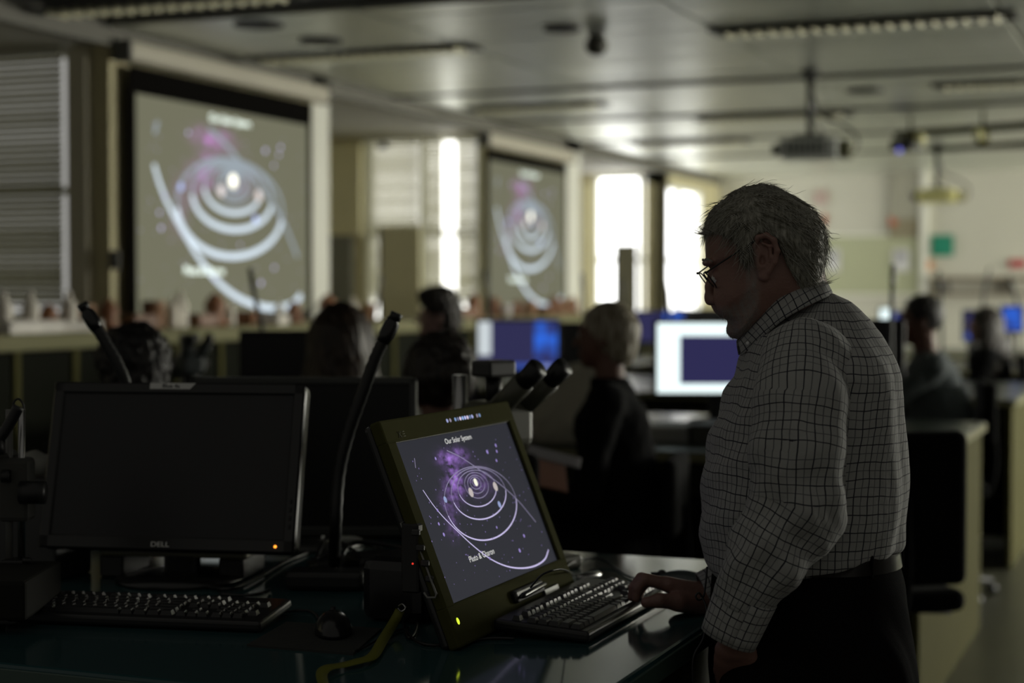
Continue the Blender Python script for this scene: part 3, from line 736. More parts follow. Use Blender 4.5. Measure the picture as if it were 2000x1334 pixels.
bench(-4.75, -.86, 9.19, 11.0, 'third bench whose end panel shows at the right edge')
bench(-4.75, -.86, 12.63, 14.4, 'fourth bench under the second projection screen')
bench(-4.75, -.86, 16.0, 17.6, 'farthest bench near the bright windows')

def monitor(label, w, h, loc, rotz, tilt, lift, scr, bez=.018, frame=M_black, group='monitors on the benches', depth=.045, backm=None, power=None, foot=True):
    """loc is on the bench under the screen centre; lift = height of the lower edge; tilt back in radians"""
    t = thing('monitor', label, 'monitor', loc, rotz, group)
    Mt = Matrix.Translation((0, 0, lift)) @ Matrix.Rotation(-tilt, 4, 'X')
    f = MB(); f.rbox((0, depth / 2, h / 2), (w, depth, h), .012, 3, Mt)
    part('casing', f, backm or frame, t)
    bz = MB(); d_ = .006
    bz.rbox((0, -d_ / 2, bez / 2 + .002), (w, d_, bez + .004), .0028, 1, Mt).rbox((0, -d_ / 2, h - bez / 2), (w, d_, bez), .0028, 1, Mt)
    bz.rbox((-w / 2 + bez / 2, -d_ / 2, h / 2), (bez, d_, h), .0028, 1, Mt).rbox((w / 2 - bez / 2, -d_ / 2, h / 2), (bez, d_, h), .0028, 1, Mt)
    part('bezel', bz, frame, t)
    sc = part('screen', MB().box((0, -.0005, h / 2), (w - 2 * bez, .002, h - 2 * bez), Mt), scr, t)
    if foot:
        part('stand_neck', MB().rbox((0, depth + .05, (lift + h * .5) / 2), (.07, .03, lift + h * .5), .008, 2), frame, t)
        part('stand_arm', MB().rbox((0, depth + .02 + math.sin(tilt) * h * .4, lift + h * .40), (.09, .10, .09), .01, 2), frame, t)
        part('stand_base', MB().lathe([(.125, 0), (.125, .008), (.06, .016), (0, .018)], (0, depth + .04, 0), 32), frame, t)
    if power: part('power_light', MB().ball((w / 2 - .035, -.007, .012), .0028, 8, Mt), emat('led_amber', (1.0, .30, .03), 3.0), t, 'glowing orange power light')
    return t, Mt
M_off = mat('switched_off_screen', (.021, .021, .023), .38, spec=.35, noise=.1, nscale=3)

# --- Left monitor
pTL = W(123, 749, 3.33); pTR = W(610, 752, 3.33 * .975); ctr = (W(83, 1066, 3.24) + W(566, 1085, 3.16)) / 2
wmon = (pTR - pTL).length; rz = math.atan2((pTR - pTL).y, (pTR - pTL).x)
hmon = ((pTL + pTR) / 2 - ctr).length; tl = math.radians(15)
mon1, Mt1 = monitor('large black monitor, switched off, on the left of the near bench', wmon, hmon, (ctr.x, ctr.y, .9), rz, tl, ctr.z - .9, M_off, .022, mat('monitor_bezel_black', (.014, .014, .0145), .3), power=True)
def text_on(parent, txt, loc, size, m, name='lettering', M=None, ext=.0003, sx=1.0):
    cu = bpy.data.curves.new(name, 'FONT'); cu.body = txt; cu.align_x = 'CENTER'; cu.align_y = 'CENTER'; cu.size = size; cu.extrude = ext
    cu.materials.append(m); o = link(name, cu, parent)
    o.matrix_local = (M or Matrix()) @ Matrix.Translation(loc) @ Matrix.Rotation(PI / 2, 4, 'X') @ Matrix.Diagonal((sx, 1, 1, 1)); return meshtext(o)
M_let = mat('pale_lettering', (.85, .85, .82), .5); M_letd = mat('dark_print', (.02, .02, .02), .6)
text_on(mon1, 'DELL', (-.008, -.0072, .0105), .0135, M_let, 'logo_lettering', Mt1, sx=1.25)
so = (W(314, 749, 3.3) + W(403, 757, 3.3)) / 2
u0 = (356 - 123) / 487 * wmon - wmon / 2
stk = part('name_sticker', MB().add([(u0 - .046, -.0068, hmon - .013), (u0 + .036, -.0068, hmon - .013), (u0 + .047, -.0068, hmon - .001), (u0 - .046, -.0068, hmon - .001)], [(0, 1, 2, 3)], M=Mt1), mat('sticker', (.62, .62, .60), .6), mon1, 'pale grey sticker with dark print')
text_on(mon1, 'Blue 4a', (u0 - .003, -.0074, hmon - .0072), .0105, M_letd, 'sticker_lettering', Mt1, sx=1.15)
for i in range(4): part('side_button', MB().rbox((wmon / 2 - .011, -.007, .05 + i * .016), (.005, .002, .008), .0008, 1, Mt1), M_black, mon1)
# riser under it, seen as a pale bar with two legs
# --- second monitor behind
c2 = W(592, 1035, 3.66); wm2 = 445 / 3300 * 3.66
mon2, Mt2 = monitor('black monitor standing behind the switched-off left monitor', wm2, .345, (c2.x, c2.y, .9), YAW, 0.03, W(592, 737, 3.66).z - .345 - .9, mat('dark_back', (.006, .006, .006), .55), .016, mat('monitor_frame_grey', (.05, .052, .048), .35), depth=.04, foot=True)
p = Wz(365, 1120, .9)
rs_ = thing('monitor_riser', 'low pale bench riser behind the left keyboard', 'stand', (p.x, p.y, .9), rz)
part('shelf', MB().rbox((0, 0, .052), (.30, .16, .016), .004, 1), mat('riser_cream', (.16, .16, .11), .5), rs_)
for q in (-.13, .115): part('leg', MB().rbox((q, 0, .022), (.05, .14, .044), .004, 1), M_dark, rs_)

# --- lit tablet monitor
D = 2.7
pTLt, pTRt, pBLt = W(768, 867, D), W(977, 825, D / .858), W(882, 1180, 2.665)
wt = .4775; ht = (pTLt - pBLt).length
tilt_t = math.atan2((Vector((pTLt.x, 0, pTLt.z)) - Vector((pBLt.x, 0, pBLt.z))).normalized().x * -1, (pTLt.z - pBLt.z) / (pTLt - pBLt).length)
tab = thing('display_tablet', 'upright olive-framed pen display glowing with a slide of planet orbits', 'monitor', (pBLt.x, pBLt.y, .9), PI / 2)
MT = Matrix.Translation((0, 0, pBLt.z - .9)) @ Matrix.Rotation(-tilt_t, 4, 'X')
bl_, bt_, bb_, br_ = .036, .040, .068, .032
zb = -bb_; X0, X1, Z0, Z1 = -bl_, wt + br_, -bb_, ht + bt_
fr = MB()
fr.rbox(((X0 + X1) / 2, .004, (Z0 + 0) / 2), (X1 - X0, .02, bb_), .004, 2, MT).rbox(((X0 + X1) / 2, .004, (ht + Z1) / 2), (X1 - X0, .02, bt_), .004, 2, MT)
fr.rbox((X0 / 2, .004, ht / 2), (bl_, .02, ht + .01), .004, 1, MT).rbox(((wt + X1) / 2, .004, ht / 2), (br_, .02, ht + .01), .004, 1, MT)
part('frame', fr, M_olive, tab)
part('inner_lip', MB().span(-.006, 0, -.004, .003, -.002, ht + .006, MT).span(wt, wt + .010, -.003, .003, -.002, ht + .006, MT).span(-.006, wt + .01, -.004, .003, ht, ht + .009, MT), M_black, tab)
part('casing', MB().rbox(((X0 + X1) / 2, .020, (Z0 + Z1) / 2), (X1 - X0 - .004, .018, Z1 - Z0 - .004), .008, 3, MT), M_blackg, tab, 'black rear casing')
slide(tab, wt, ht, (.026, .027, .035), (.36, .17, .66), 1.0, .0042, (.62, .56, .86), (.75, .75, .72), (.32, .25, .60), lab='tablet', Mx=MT @ Matrix.Translation((0, .001, 0)))
for i, q in enumerate([.445, .472, .517, .540, .562, .584, .606, .628, .650, .672, .718, .742]):
    s_ = [.7, .4, .6, .3, 1, .9, 1, 1, .4, .8, .35, .5][i]
    part('indicator_light', MB().ball((q * wt, -.0065, ht + .021), (.0030, .0015, .0036), 8, MT), emat('tablet_led_%d' % i, [(.55, .6, 1), (.8, .7, .9), (.4, .6, 1)][i % 3], .9 * s_), tab)
part('power_light', MB().ball((-.012, -.0065, -.028), (.0045, .0015, .006), 8, MT), emat('led_green', (.75, .95, .05), 1.1), tab, 'glowing yellow-green power light')
part('pen_tray', MB().rbox((.58 * wt, -.010, -.030), (.13, .014, .022), .005, 2, MT), M_black, tab); part('pen', MB().tube([(.46 * wt, -.019, -.034), (.50 * wt, -.019, -.033), (.70 * wt, -.019, -.030), (.72 * wt, -.019, -.030)], [.002, .005, .005, .003], 10, MT), M_blackg, tab)
part('slot', MB().rbox((.80 * wt, -.008, -.045), (.07, .006, .014), .002, 1, MT), M_dark, tab)
lg = MB().tube([(.012, -.0066, ht + .007), (.022, -.0066, ht + .017)], .0008, 5, MT).tube([(.012, -.0066, ht + .017), (.022, -.0066, ht + .007)], .0008, 5, MT)
for q in (.008, .012, .016): lg.tube([(.026, -.0066, ht + q), (.036, -.0066, ht + q)], .0007, 5, MT)
part('faint_logo', lg, mat('faint_lettering', (.16, .16, .10), .7), tab)
part('rear_prop', MB().rbox((wt / 2, .17, .055), (.22, .12, .11), .02, 2), M_blackg, tab); part('foot_pad', MB().rbox((wt / 2, .01, .009), (wt * .9, .03, .018), .004, 1), M_black, tab)
# connector panel with a pale rim on the side of the casing
P = [W(*q) for q in ((783, 1022, 2.66), (798, 1013, 2.66), (852, 1160, 2.63), (850, 1167, 2.63), (834, 1167, 2.63), (828, 1157, 2.63))]
inv = (Matrix.Translation(tab.location) @ Matrix.Rotation(PI / 2, 4, 'Z')).inverted()
rim = MB().tube([inv @ q for q in [W(807, 1090, 2.65)] + P], .0018, 6)
part('connector_rim', rim, mat('pale_rim', (.20, .20, .19), .4), tab, 'pale outline of the connector panel')
pp = inv @ W(818, 1090, 2.655)
part('connector_panel', MB().rbox(tuple(pp + Vector((.0, .012, 0))), (.02, .03, .11), .003, 1), M_black, tab)
for i in range(4):
    part('plug', MB().rbox(tuple(inv @ W(812 + i * 9, 1040 + i * 30, 2.64)), (.008, .014, .010), .002, 1), M_dark, tab)
part('red_indicator', MB().ball(tuple(inv @ W(806, 1101, 2.63)), .0018, 8), emat('led_red', (1, .05, .03), .8), tab)

# --- keyboards
KEYM = {}
def keyboard(label, loc, rotz, kmat, bmat, W_=.445, D_=.165, keys=True):
    t = thing('keyboard', label, 'keyboard', loc, rotz, 'computer keyboards')
    tilt = Matrix.Rotation(.06, 4, 'X')
    part('body', MB().rbox((0, 0, .010), (W_, D_, .018), .006, 3, Matrix.Translation((0, 0, .006)) @ tilt), bmat, t)
    for q in (-.17, .17): part('foot', MB().box((q, D_ / 2 - .02, .005), (.03, .01, .010)), bmat, t)
    if not keys: return t
    def key(x, y, w, d=.0155):
        k = (round(w, 4), round(d, 4), kmat.name)
        if k not in KEYM:
            m = MB(); a, b, c_, e = w / 2, d / 2, w / 2 - .0028, d / 2 - .0025
            vs = [(-a, -b, 0), (a, -b, 0), (a, b, 0), (-a, b, 0), (-c_, -e + .0006, .0075), (c_, -e + .0006, .0075), (c_, e, .0075), (-c_, e, .0075)]
            m.add(vs, [(0, 1, 5, 4), (1, 2, 6, 5), (2, 3, 7, 6), (3, 0, 4, 7), (4, 5, 6, 7)]); KEYM[k] = m.mesh('key', kmat)
        o = link('key', KEYM[k], t); o.matrix_local = Matrix.Translation((0, 0, .006)) @ tilt @ Matrix.Translation((x, y, .0187))
    P_ = .019; xL = -W_ / 2 + .0195
    rows = [(-.056, [1.25, 1.25, 1.25, 6.25, 1.25, 1.25, 1.25, 1.25]), (-.037, [2.25] + [1] * 10 + [2.75]), (-.018, [1.75] + [1] * 11 + [2.25]), (.001, [1.5] + [1] * 12 + [1.5]), (.020, [1] * 13 + [2])]
    for y, ws in rows:
        x = xL - P_ / 2
        for w in ws: key(x + w * P_ / 2, y, w * P_ - .0022, .0168); x += w * P_
    x = xL - P_ / 2
    for i, g in enumerate([0, 2, 3, 4, 5, 6.5, 7.5, 8.5, 9.5, 11, 12, 13, 14]): key(xL + g * P_, .047, P_ - .0025, .0145)
    for i in range(3):
        for y in (.020, .001, .047): key(xL + (15.25 + i) * P_, y, P_ - .0022, .0168)
        key(xL + (15.25 + i) * P_, -.056, P_ - .0022, .0168)
    key(xL + 16.25 * P_, -.037, P_ - .0022, .0168)
    for i in range(4):
        for y in (.020, .001, -.018, -.037, -.056):
            if i == 3 and y in (.001, -.018, -.056): continue
            key(xL + (18.5 + i) * P_, y, P_ - .0022, .0168)
    return t
kc = (Wz(1008, 1222, .91) + Wz(1143, 1252, .91) + Wz(1262, 1163, .91) + Wz(1150, 1145, .91)) / 4
print('kc', kc)
keyboard('black keyboard under the man\'s hand', (kc.x, kc.y, .9), PI / 2, mat('key_black', (.018, .018, .020), .42), mat('keyboard_body', (.012, .012, .013), .35))
k2 = (Wz(60, 1208, .91) + Wz(545, 1192, .91) + Wz(115, 1158, .91) + Wz(470, 1240, .91)) / 4
keyboard('black keyboard in front of the switched-off monitor', (k2.x, k2.y, .9), rz - .03, mat('key_black2', (.012, .012, .013), .45), mat('keyboard_body', (.013, .013, .014), .2), W_=.455)

def mouse(label, loc, rotz, m, shell):
    t = thing('computer_mouse', label, 'mouse', loc, rotz, 'computer mice')
    S = Sculpt((-.04, -.07, -.005), (.04, .07, .05), .0022)
    S.ell((0, 0, .0), (.031, .060, .036)); S.plane((0, 0, -1), 0.0, .004); V, Q = S.extract()
    link('shell', npmesh('shell', V, Q, m), t)
    part('wheel', MB().cyl((-.004, .036, .026), (.004, .036, .026), .010, 14), shell, t)
    part('button_gap', MB().box((0, .042, .0275), (.0012, .03, .008)), shell, t)
    return t
p = Wz(1330, 1150, .9); mouse('grey computer mouse behind the man\'s hand', (p.x, p.y, .9), 1.9, mat('mouse_grey', (.07, .085, .085), .25), M_black)
p = Wz(634, 1248, .9); mouse('black computer mouse on the mouse mat', (p.x, p.y + .03, .905), .5, M_blackg, M_black)
q = [Wz(482, 1257, .905), Wz(690, 1274, .905), Wz(745, 1225, .905), Wz(560, 1212, .905)]
solo('mouse_mat', MB().prism([(v.x, v.y) for v in q], .9, .9035), mat('mouse_mat_grey', (.022, .024, .022), .7, bump=.3), 'dark mouse mat under the black mouse', 'mat')

# --- gooseneck lamps
def gooseneck(pts, label, r=.0105, base=True, cord=True, head=1.0, g='flexible gooseneck lamps'):
    P = [Vector(p) for p in pts]; o = P[0].copy(); o.z = .9
    t = thing('gooseneck_lamp', label, 'lamp', tuple(o), 0, g); L_ = [p - o for p in P]
    sm = smoothpath(L_, 7); 
    part('flexible_arm', MB().tube(sm, [r * (1 + .10 * (i % 2)) for i in range(len(sm))], 10), mat('arm_black', (.006, .006, .006), .5), t)
    e, d_ = sm[-1], (sm[-1] - sm[-3]).normalized()
    part('lamp_head', MB().tube([e - d_ * .01, e + d_ * .005, e + d_ * .05 * head, e + d_ * .06 * head, e + d_ * .075 * head], [r * 1.05, r * 1.32, r * 1.28, r * .85, r * .8], 14), M_blackg, t)
    part('clip', MB().tube([e + d_ * .062 * head, e + d_ * .085 * head], [r * 1.0, r * 1.05], 10).rbox(tuple(e + d_ * .06 * head + Vector((-.006, 0, .004))), (.012, .012, .008), .002, 1), M_black, t)
    if base: part('base', MB().lathe([(.05, 0), (.05, .02), (.03, .03), (.014, .04), (0, .04)], tuple(L_[0] - Vector((0, 0, L_[0].z)))), M_black, t)
    if cord: part('light_seam', MB().tube([v + Vector((r * 1.02, -.002, 0)) for v in sm[len(sm) // 2:]], .0012, 5), M_grey, t, 'thin pale cable along the arm')
    return t
d_ = 3.45
gooseneck([Wz(250, 1075, .9), W(262, 900, 3.44), W(250, 770, d_), W(232, 715, d_), W(208, 672, d_), W(186, 636, d_)], 'black gooseneck lamp rising behind the switched-off monitor', .0115, head=.62)
d_ = 3.2
gooseneck([Wz(652, 1120, .9), W(655, 1040, 3.2), W(662, 930, d_), W(680, 850, d_), W(708, 770, d_), W(733, 700, d_), W(752, 660, d_)], 'tall black gooseneck lamp between the monitors and the tablet', .0115, head=.62)
gl = [((1140, 640), (1142, 590), (1140, 562), 10.5, 'gooseneck lamp tip right of the second screen'), ((953, 640), (955, 590), (950, 556), 11.0, 'gooseneck lamp tip at the left edge of the second screen'),
      ((1308, 620), (1306, 600), (1304, 582), 9.8, 'gooseneck lamp tip above the white-lit monitor'), ((1740, 650), (1742, 590), (1743, 560), 7.02, 'gooseneck lamp with a dark round head behind the man\'s back'),
      ((1840, 620), (1838, 590), (1836, 560), 10.2, 'gooseneck lamp above the far-right seated man'), ((1918, 620), (1922, 575), (1928, 545), 13.4, 'gooseneck lamp above the long-haired woman at right'),
      ((1990, 620), (1985, 585), (1978, 560), 13.35, 'gooseneck lamp at the right edge of the picture'), ((1218, 620), (1218, 590), (1216, 566), 13.4, 'gooseneck lamp before the olive board'),
      ((512, 640), (502, 600), (496, 568), 6.85, 'gooseneck lamp across the near screen'), ((728, 640), (735, 600), (741, 566), 10.4, 'gooseneck lamp beside the tan notice board')]
for a, b_, c_, dd, lb in gl:
    foot = W(a[0], a[1], dd); foot.z = .9
    gooseneck([foot, foot * .3 + W(a[0], a[1], dd) * .7, W(a[0], a[1], dd), W(b_[0], b_[1], dd), W(c_[0], c_[1], dd)], lb, .009 if dd < 11 else .011, True, False, 1.1, 'gooseneck lamps on the far benches')

# --- monitors on the farther benches
def lit(label, px0, px1, pyt, pyb, d, base, images, rot=YAW, frame=M_black, lab='m'):
    w_ = (px1 - px0) / 3300 * d; top, bot = W((px0 + px1) / 2, pyt, d), W((px0 + px1) / 2, pyb, d); h_ = top.z - bot.z
    t, Mt = monitor(label, w_ + .03, h_ + .03, (bot.x, bot.y, .9), rot, 0.0, bot.z - .9 - .015, base, .015, frame, 'monitors on the benches', .04)
    for (u0, u1, v0, v1, m) in images:
        part('displayed_image', MB().add([(-w_ / 2 + u0 * w_, -.0025, .015 + v0 * h_), (-w_ / 2 + u1 * w_, -.0025, .015 + v0 * h_), (-w_ / 2 + u1 * w_, -.0025, .015 + v1 * h_), (-w_ / 2 + u0 * w_, -.0025, .015 + v1 * h_)], [(0, 1, 2, 3)], M=Mt), m, t)
    return t
E_ind = emat('screen_indigo', (.030, .029, .085), 1.0); E_wht = emat('screen_white', (.85, 1.0, 1.0), 1.25); E_blue = emat('screen_blue', (.035, .10, .55), 1.0); E_tb = emat('taskbar_blue', (.04, .08, .36), 1.0)
lit('monitor glowing white round an indigo window beside the man', 1283, 1526, 631, 769, 7.3, emat('screen_white', (.85, 1.0, 1.0), 1.25),
    [(.185, .97, .14, .82, emat('screen_navy', (.028, .026, .085), 1.0))])
mb = bpy.data.materials.new('blue_marbled_picture'); mb.use_nodes = True; nt = mb.node_tree; nt.nodes.clear()
tc = nt.nodes.new('ShaderNodeTexCoord'); nz = nt.nodes.new('ShaderNodeTexNoise'); nz.inputs['Scale'].default_value = 9; nt.links.new(tc.outputs['Object'], nz.inputs['Vector'])
cr = nt.nodes.new('ShaderNodeValToRGB'); cr.color_ramp.elements[0].position = .38; cr.color_ramp.elements[0].color = (.03, .035, .13, 1); cr.color_ramp.elements[1].position = .62; cr.color_ramp.elements[1].color = (.03, .14, .72, 1)
nt.links.new(nz.outputs['Fac'], cr.inputs[0]); em = nt.nodes.new('ShaderNodeEmission'); nt.links.new(cr.outputs[0], em.inputs[0]); oo = nt.nodes.new('ShaderNodeOutputMaterial'); nt.links.new(em.outputs[0], oo.inputs[0])
lit('monitor with an indigo and bright blue picture left of the blonde woman', 934, 1090, 628, 722, 9.9, E_ind, [(.70, 1, .16, 1, mb), (.0, 1, 0, .13, E_tb), (.80, .92, .02, .11, emat('screen_pale', (.25, .3, .6), 1)), (0, .16, .30, 1, emat('screen_glare', (.75, .82, .85), .8))])  # the pale left strip is a reflection painted as a glowing patch
lit('far monitor with an indigo screen above the white-lit one', 1240, 1336, 610, 668, 13.1, E_ind, [(.6, 1, .3, 1, mb)])
lit('far monitor with a bright blue screen at the right edge', 1958, 1996, 600, 646, 12.9, E_blue, [(0, 1, .1, .9, mb)])
lit('far monitor with an indigo screen left of the long-haired woman', 1884, 1925, 608, 664, 12.9, E_ind, [(0, 1, 0, .25, E_tb)])
lit('narrow far monitor with an indigo screen by the gooseneck head', 1744, 1778, 611, 650, 12.6, E_ind, [(0, .2, 0, 1, E_tb)])
def backm(label, px0, px1, pyt, pyb, d): return lit(label, px0, px1, pyt, pyb, d, M_off, [])
backm('dark monitor right of the blue-lit one', 1094, 1150, 634, 722, 9.7)
backm('dark monitor hidden behind the man\'s shoulder', 1640, 1760, 630, 730, 7.35)
backm('dark monitor left of the long-haired woman', 476, 606, 654, 736, 5.95)
backm('dark monitor behind the far blue ones', 1322, 1420, 606, 640, 14.4)
lit('small far monitor glowing white behind the man\'s back', 1719, 1742, 603, 629, 13.4, E_wht, [])  # stands in for a blurred white highlight, built as a glowing screen
for px, py, lb in [(990, 612, 'small bright glinting cup below the second screen')]:
    p = Wx(px, py, XC - .1); p.z = 1.3225; solo('cup', MB().lathe([(.03, -.05), (.042, .05), (.038, .05), (.028, -.045), (0, -.045)], (0, 0, 0)), mat('cup_white', (.85, .8, .8), .3), lb, 'cup', None, tuple(p))  # white cup shape put in to give a bright glint

# --- microscopes
def microscope(label, loc, rotz, tone, s_=1.0, camera=True):
    t = thing('stereo_microscope', label, 'microscope', loc, rotz, 'stereo microscopes'); t.scale = (s_,) * 3
    part('base', MB().rbox((0, 0, .0125), (.20, .26, .025), .008, 2), tone, t); part('stage_plate', MB().lathe([(.045, 0), (.045, .002), (0, .002)], (0, -.03, .025)), M_black, t)
    part('column', MB().cyl((0, .10, .02), (0, .10, .36), .014, 16), M_steel, t)
    part('focus_block', MB().rbox((0, .085, .24), (.06, .09, .08), .012, 3), tone, t)
    for q in (-1, 1): part('focus_knob', MB().cyl((q * .03, .085, .24), (q * .065, .085, .24), .022, 18), M_black, t)
    part('head', MB().rbox((0, .0, .27), (.10, .11, .09), .02, 3), tone, t); part('objective', MB().cyl((0, -.01, .23), (0, -.01, .175), .034, 20, .030), M_black, t)
    part('zoom_knob', MB().cyl((.05, 0, .27), (.072, 0, .27), .014, 14), M_black, t)
    for q in (-1, 1):
        part('eyepiece_tube', MB().cyl((q * .033, -.035, .305), (q * .036, -.10, .355), .021, 18), tone, t)
        part('eyepiece', MB().cyl((q * .036, -.10, .355), (q * .036, -.135, .382), .0185, 18, .020), M_black, t)
    if camera:
        part('camera_mount', MB().cyl((0, .01, .31), (0, .01, .36), .016, 14), M_black, t); part('camera_box', MB().rbox((0, .01, .375), (.075, .05, .032), .006, 2), M_dark, t)
    return t
M_mic = mat('microscope_cream', (.09, .09, .065), .4)
p = Wz(945, 1005, .9); m_ = microscope('microscope with pale eyepieces seen just above the tablet', (-.93, 3.10, .9), YAW + .82, M_mic, 1.08)
p = W(972, 800, 3.45); m_.location = (p.x, p.y, .9)
m2 = microscope('blurred microscope left of the dark monitor on the second bench', (0, 0, .9), YAW + .5, mat('microscope_grey', (.06, .07, .07), .4), 1.0)
p = W(372, 700, 6.95); m2.location = (p.x, p.y, .9)
# left foreground focusing stand
p = Wz(30, 1140, .95)
st = thing('focusing_stand', 'boom microscope stand with a black focusing knob at the left edge', 'microscope', (p.x - .02, p.y, .9), YAW)
def Ls(px, py, d): 
    v = W(px, py, d) - Vector(st.location); return Matrix.Rotation(-YAW, 3, 'Z') @ v
dd = 2.95
part('base_box', MB().rbox(tuple(Ls(15, 1152, 2.86)), (.125, .22, .065), .006, 2), mat('stand_grey', (.014, .014, .012), .8, spec=.1), st, 'dull grey base box')
for px in (18, 42): part('pillar', MB().cyl(tuple(Ls(px, 800, dd)), tuple(Ls(px, 1095, dd)), .0065, 12), M_steel if px == 42 else M_grey, st)
part('collar', MB().rbox(tuple(Ls(30, 1103, dd)), (.045, .04, .022), .004, 2), M_black, st); part('collar_screw', MB().cyl(tuple(Ls(45, 1095, dd - .02)), tuple(Ls(61, 1095, dd - .02)), .005), M_black, st)
part('focus_block', MB().rbox(tuple(Ls(32, 955, dd)), (.056, .05, .11), .008, 2), mat('stand_pale', (.055, .055, .05), .7, spec=.2), st); part('focus_knob', MB().cyl(tuple(Ls(40, 962, dd - .03)), tuple(Ls(88, 962, dd - .03)), .020, 20), M_black, st)
part('focus_knob', MB().cyl(tuple(Ls(4, 930, dd - .03)), tuple(Ls(20, 930, dd - .03)), .011, 16), M_black, st)
part('microscope_body', MB().rbox(tuple(Ls(2, 912, dd + .02)), (.05, .06, .06), .01, 2), mat('stand_pale', (.055, .055, .05), .7, spec=.2), st)
part('flexible_arm', MB().tube(smoothpath([Ls(-40, 900, dd - .03), Ls(0, 855, dd - .03), Ls(20, 825, dd - .03), Ls(36, 795, dd - .03)]), .010, 10), M_black, st)
part('eyepiece', MB().cyl(tuple(Ls(-14, 875, dd - .04)), tuple(Ls(6, 872, dd - .04)), .014, 14), M_black, st)
part('cable_loop', MB().tube(smoothpath([Ls(22, 810, dd), Ls(28, 785, dd), Ls(38, 780, dd), Ls(46, 795, dd), Ls(42, 818, dd)]), .002, 6), M_black, st)
p = Wz(78, 935, .9)
sp = W(78, 908, 3.35); Sx = Sculpt((-.06, -.05, -.04), (.06, .05, .05), .004)
Sx.ell((0, 0, 0), (.045, .035, .026)).ell((-.02, 0, .01), (.03, .025, .02)); Sx.bumpy(lambda X, Y, Z: .004 * wob(X, Y, Z, 60)); Sx.plane((0, 0, -1), .022)
V, Q = Sx.extract(); o = link('crumpled_cloth', npmesh('crumpled_cloth', V, Q, mat('cloth_white', (.18, .18, .16), .8)), None, 'pale crumpled cloth left of the switched-off monitor', tuple(sp)); o['category'] = 'cloth'; o.scale = (.9, .9, .9)
bz = sp.z - .022
solo('equipment_box', MB().rbox((0, 0, (bz - .9) / 2), (.16, .12, bz - .9), .006, 2), M_dark, 'dark equipment box under the pale crumpled cloth', 'box', None, (sp.x, sp.y, .9))

# --- cables, lanyard, stick
def cable(label, pts, r=.0028, m=None, nm='cable', cat='cable'):
    P = [Vector(p) for p in pts]; o = P[0].copy()
    return solo(nm, MB().tube(smoothpath([p - o for p in P], 8), r, 7), m or mat('cable_black', (.008, .008, .009), .35), label, cat, 'loose cables on the near bench', tuple(o))
Z = .9035
def zz(px, py, up=0): v = Wz(px, py, Z + up); return v
cable('black cable arching from the tablet to the grey mouse', [zz(1102, 1108, .01), zz(1130, 1094, .012), zz(1170, 1092, .008), zz(1200, 1108), zz(1225, 1124), zz(1250, 1132), zz(1285, 1136)], .0022)
cable('thin black cable looping from the pen tray to the silver stick', [W(1036, 1148, 2.72), W(1060, 1122, 2.72), W(1095, 1112, 2.8), zz(1118, 1120, .012), zz(1132, 1128, .004)], .0016)
cable('cable running from the bench edge under the left keyboard', [zz(108, 1118), zz(150, 1075, .0), zz(200, 1050), zz(290, 1035)], .0035)
cable('cable curving out of the monitor base to the right', [zz(290, 1140), zz(400, 1146), zz(450, 1150, .004), zz(500, 1130, .004), zz(555, 1098, .002), zz(600, 1080)], .004)
cable('short cable end lying before the right leg of the riser', [zz(430, 1160), zz(480, 1163, .003), zz(515, 1158, .004), zz(527, 1152, .002)], .003)
cable('thick black cable coil left of the tablet', [zz(600, 1100), zz(650, 1075, .02), zz(700, 1060, .03), zz(745, 1075, .02), zz(720, 1100, .01), zz(670, 1095, .02), zz(690, 1060, .05), zz(760, 1065, .05), zz(800, 1072, .05)], .0045)
cable('black cable looping up beside the tall gooseneck', [zz(610, 1110), zz(640, 1050, .03), zz(690, 1075, .03), zz(730, 1105, .02), zz(770, 1120, .01), zz(800, 1100, .05)], .004)
cable('black cable bundle lying behind the black mouse', [zz(560, 1120), zz(620, 1130), zz(690, 1120, .01), zz(740, 1140, .01), zz(790, 1150, .02)], .006)
cable('long thin cable curling below the tablet', [zz(790, 1165, .03), zz(785, 1200), zz(800, 1240), zz(830, 1258), zz(880, 1258), zz(950, 1247), zz(1005, 1247)], .0022)
cable('small cable loop beside the yellow lanyard', [zz(800, 1150, .02), zz(815, 1190), zz(812, 1230), zz(798, 1245), zz(788, 1215), zz(792, 1180, .01)], .0022)
cable('cable of the black mouse', [zz(622, 1208, .004), zz(612, 1196), zz(590, 1192), zz(545, 1196)], .0022)
cable('thin cable trailing from the mouse mat', [zz(690, 1273), zz(715, 1262), zz(745, 1246), zz(775, 1232), zz(800, 1225)], .0018)
solo('power_adapter', MB().rbox((0, 0, .019), (.15, .07, .036), .01, 3), M_black, 'black power adapter among the cables', 'adapter', None, (Wz(640, 1150, .9).x, Wz(640, 1150, .9).y, .9), (0, 0, .3))
solo('power_adapter', MB().rbox((0, 0, .025), (.10, .10, .05), .01, 3), M_black, 'square black hub box close to the tablet\'s side', 'adapter', None, (Wz(735, 1130, .9).x, Wz(735, 1130, .9).y, .9), (0, 0, .8))
pa = Wz(1128, 1130, .909); pb = Wz(1172, 1122, .909)
solo('memory_stick', MB().tube([(0, 0, 0), (pb - pa) * .1, (pb - pa) * .9, pb - pa], [.004, .0085, .0085, .005], 14), M_steel, 'small silver memory stick beside the keyboard', 'memory stick', None, tuple(pa))
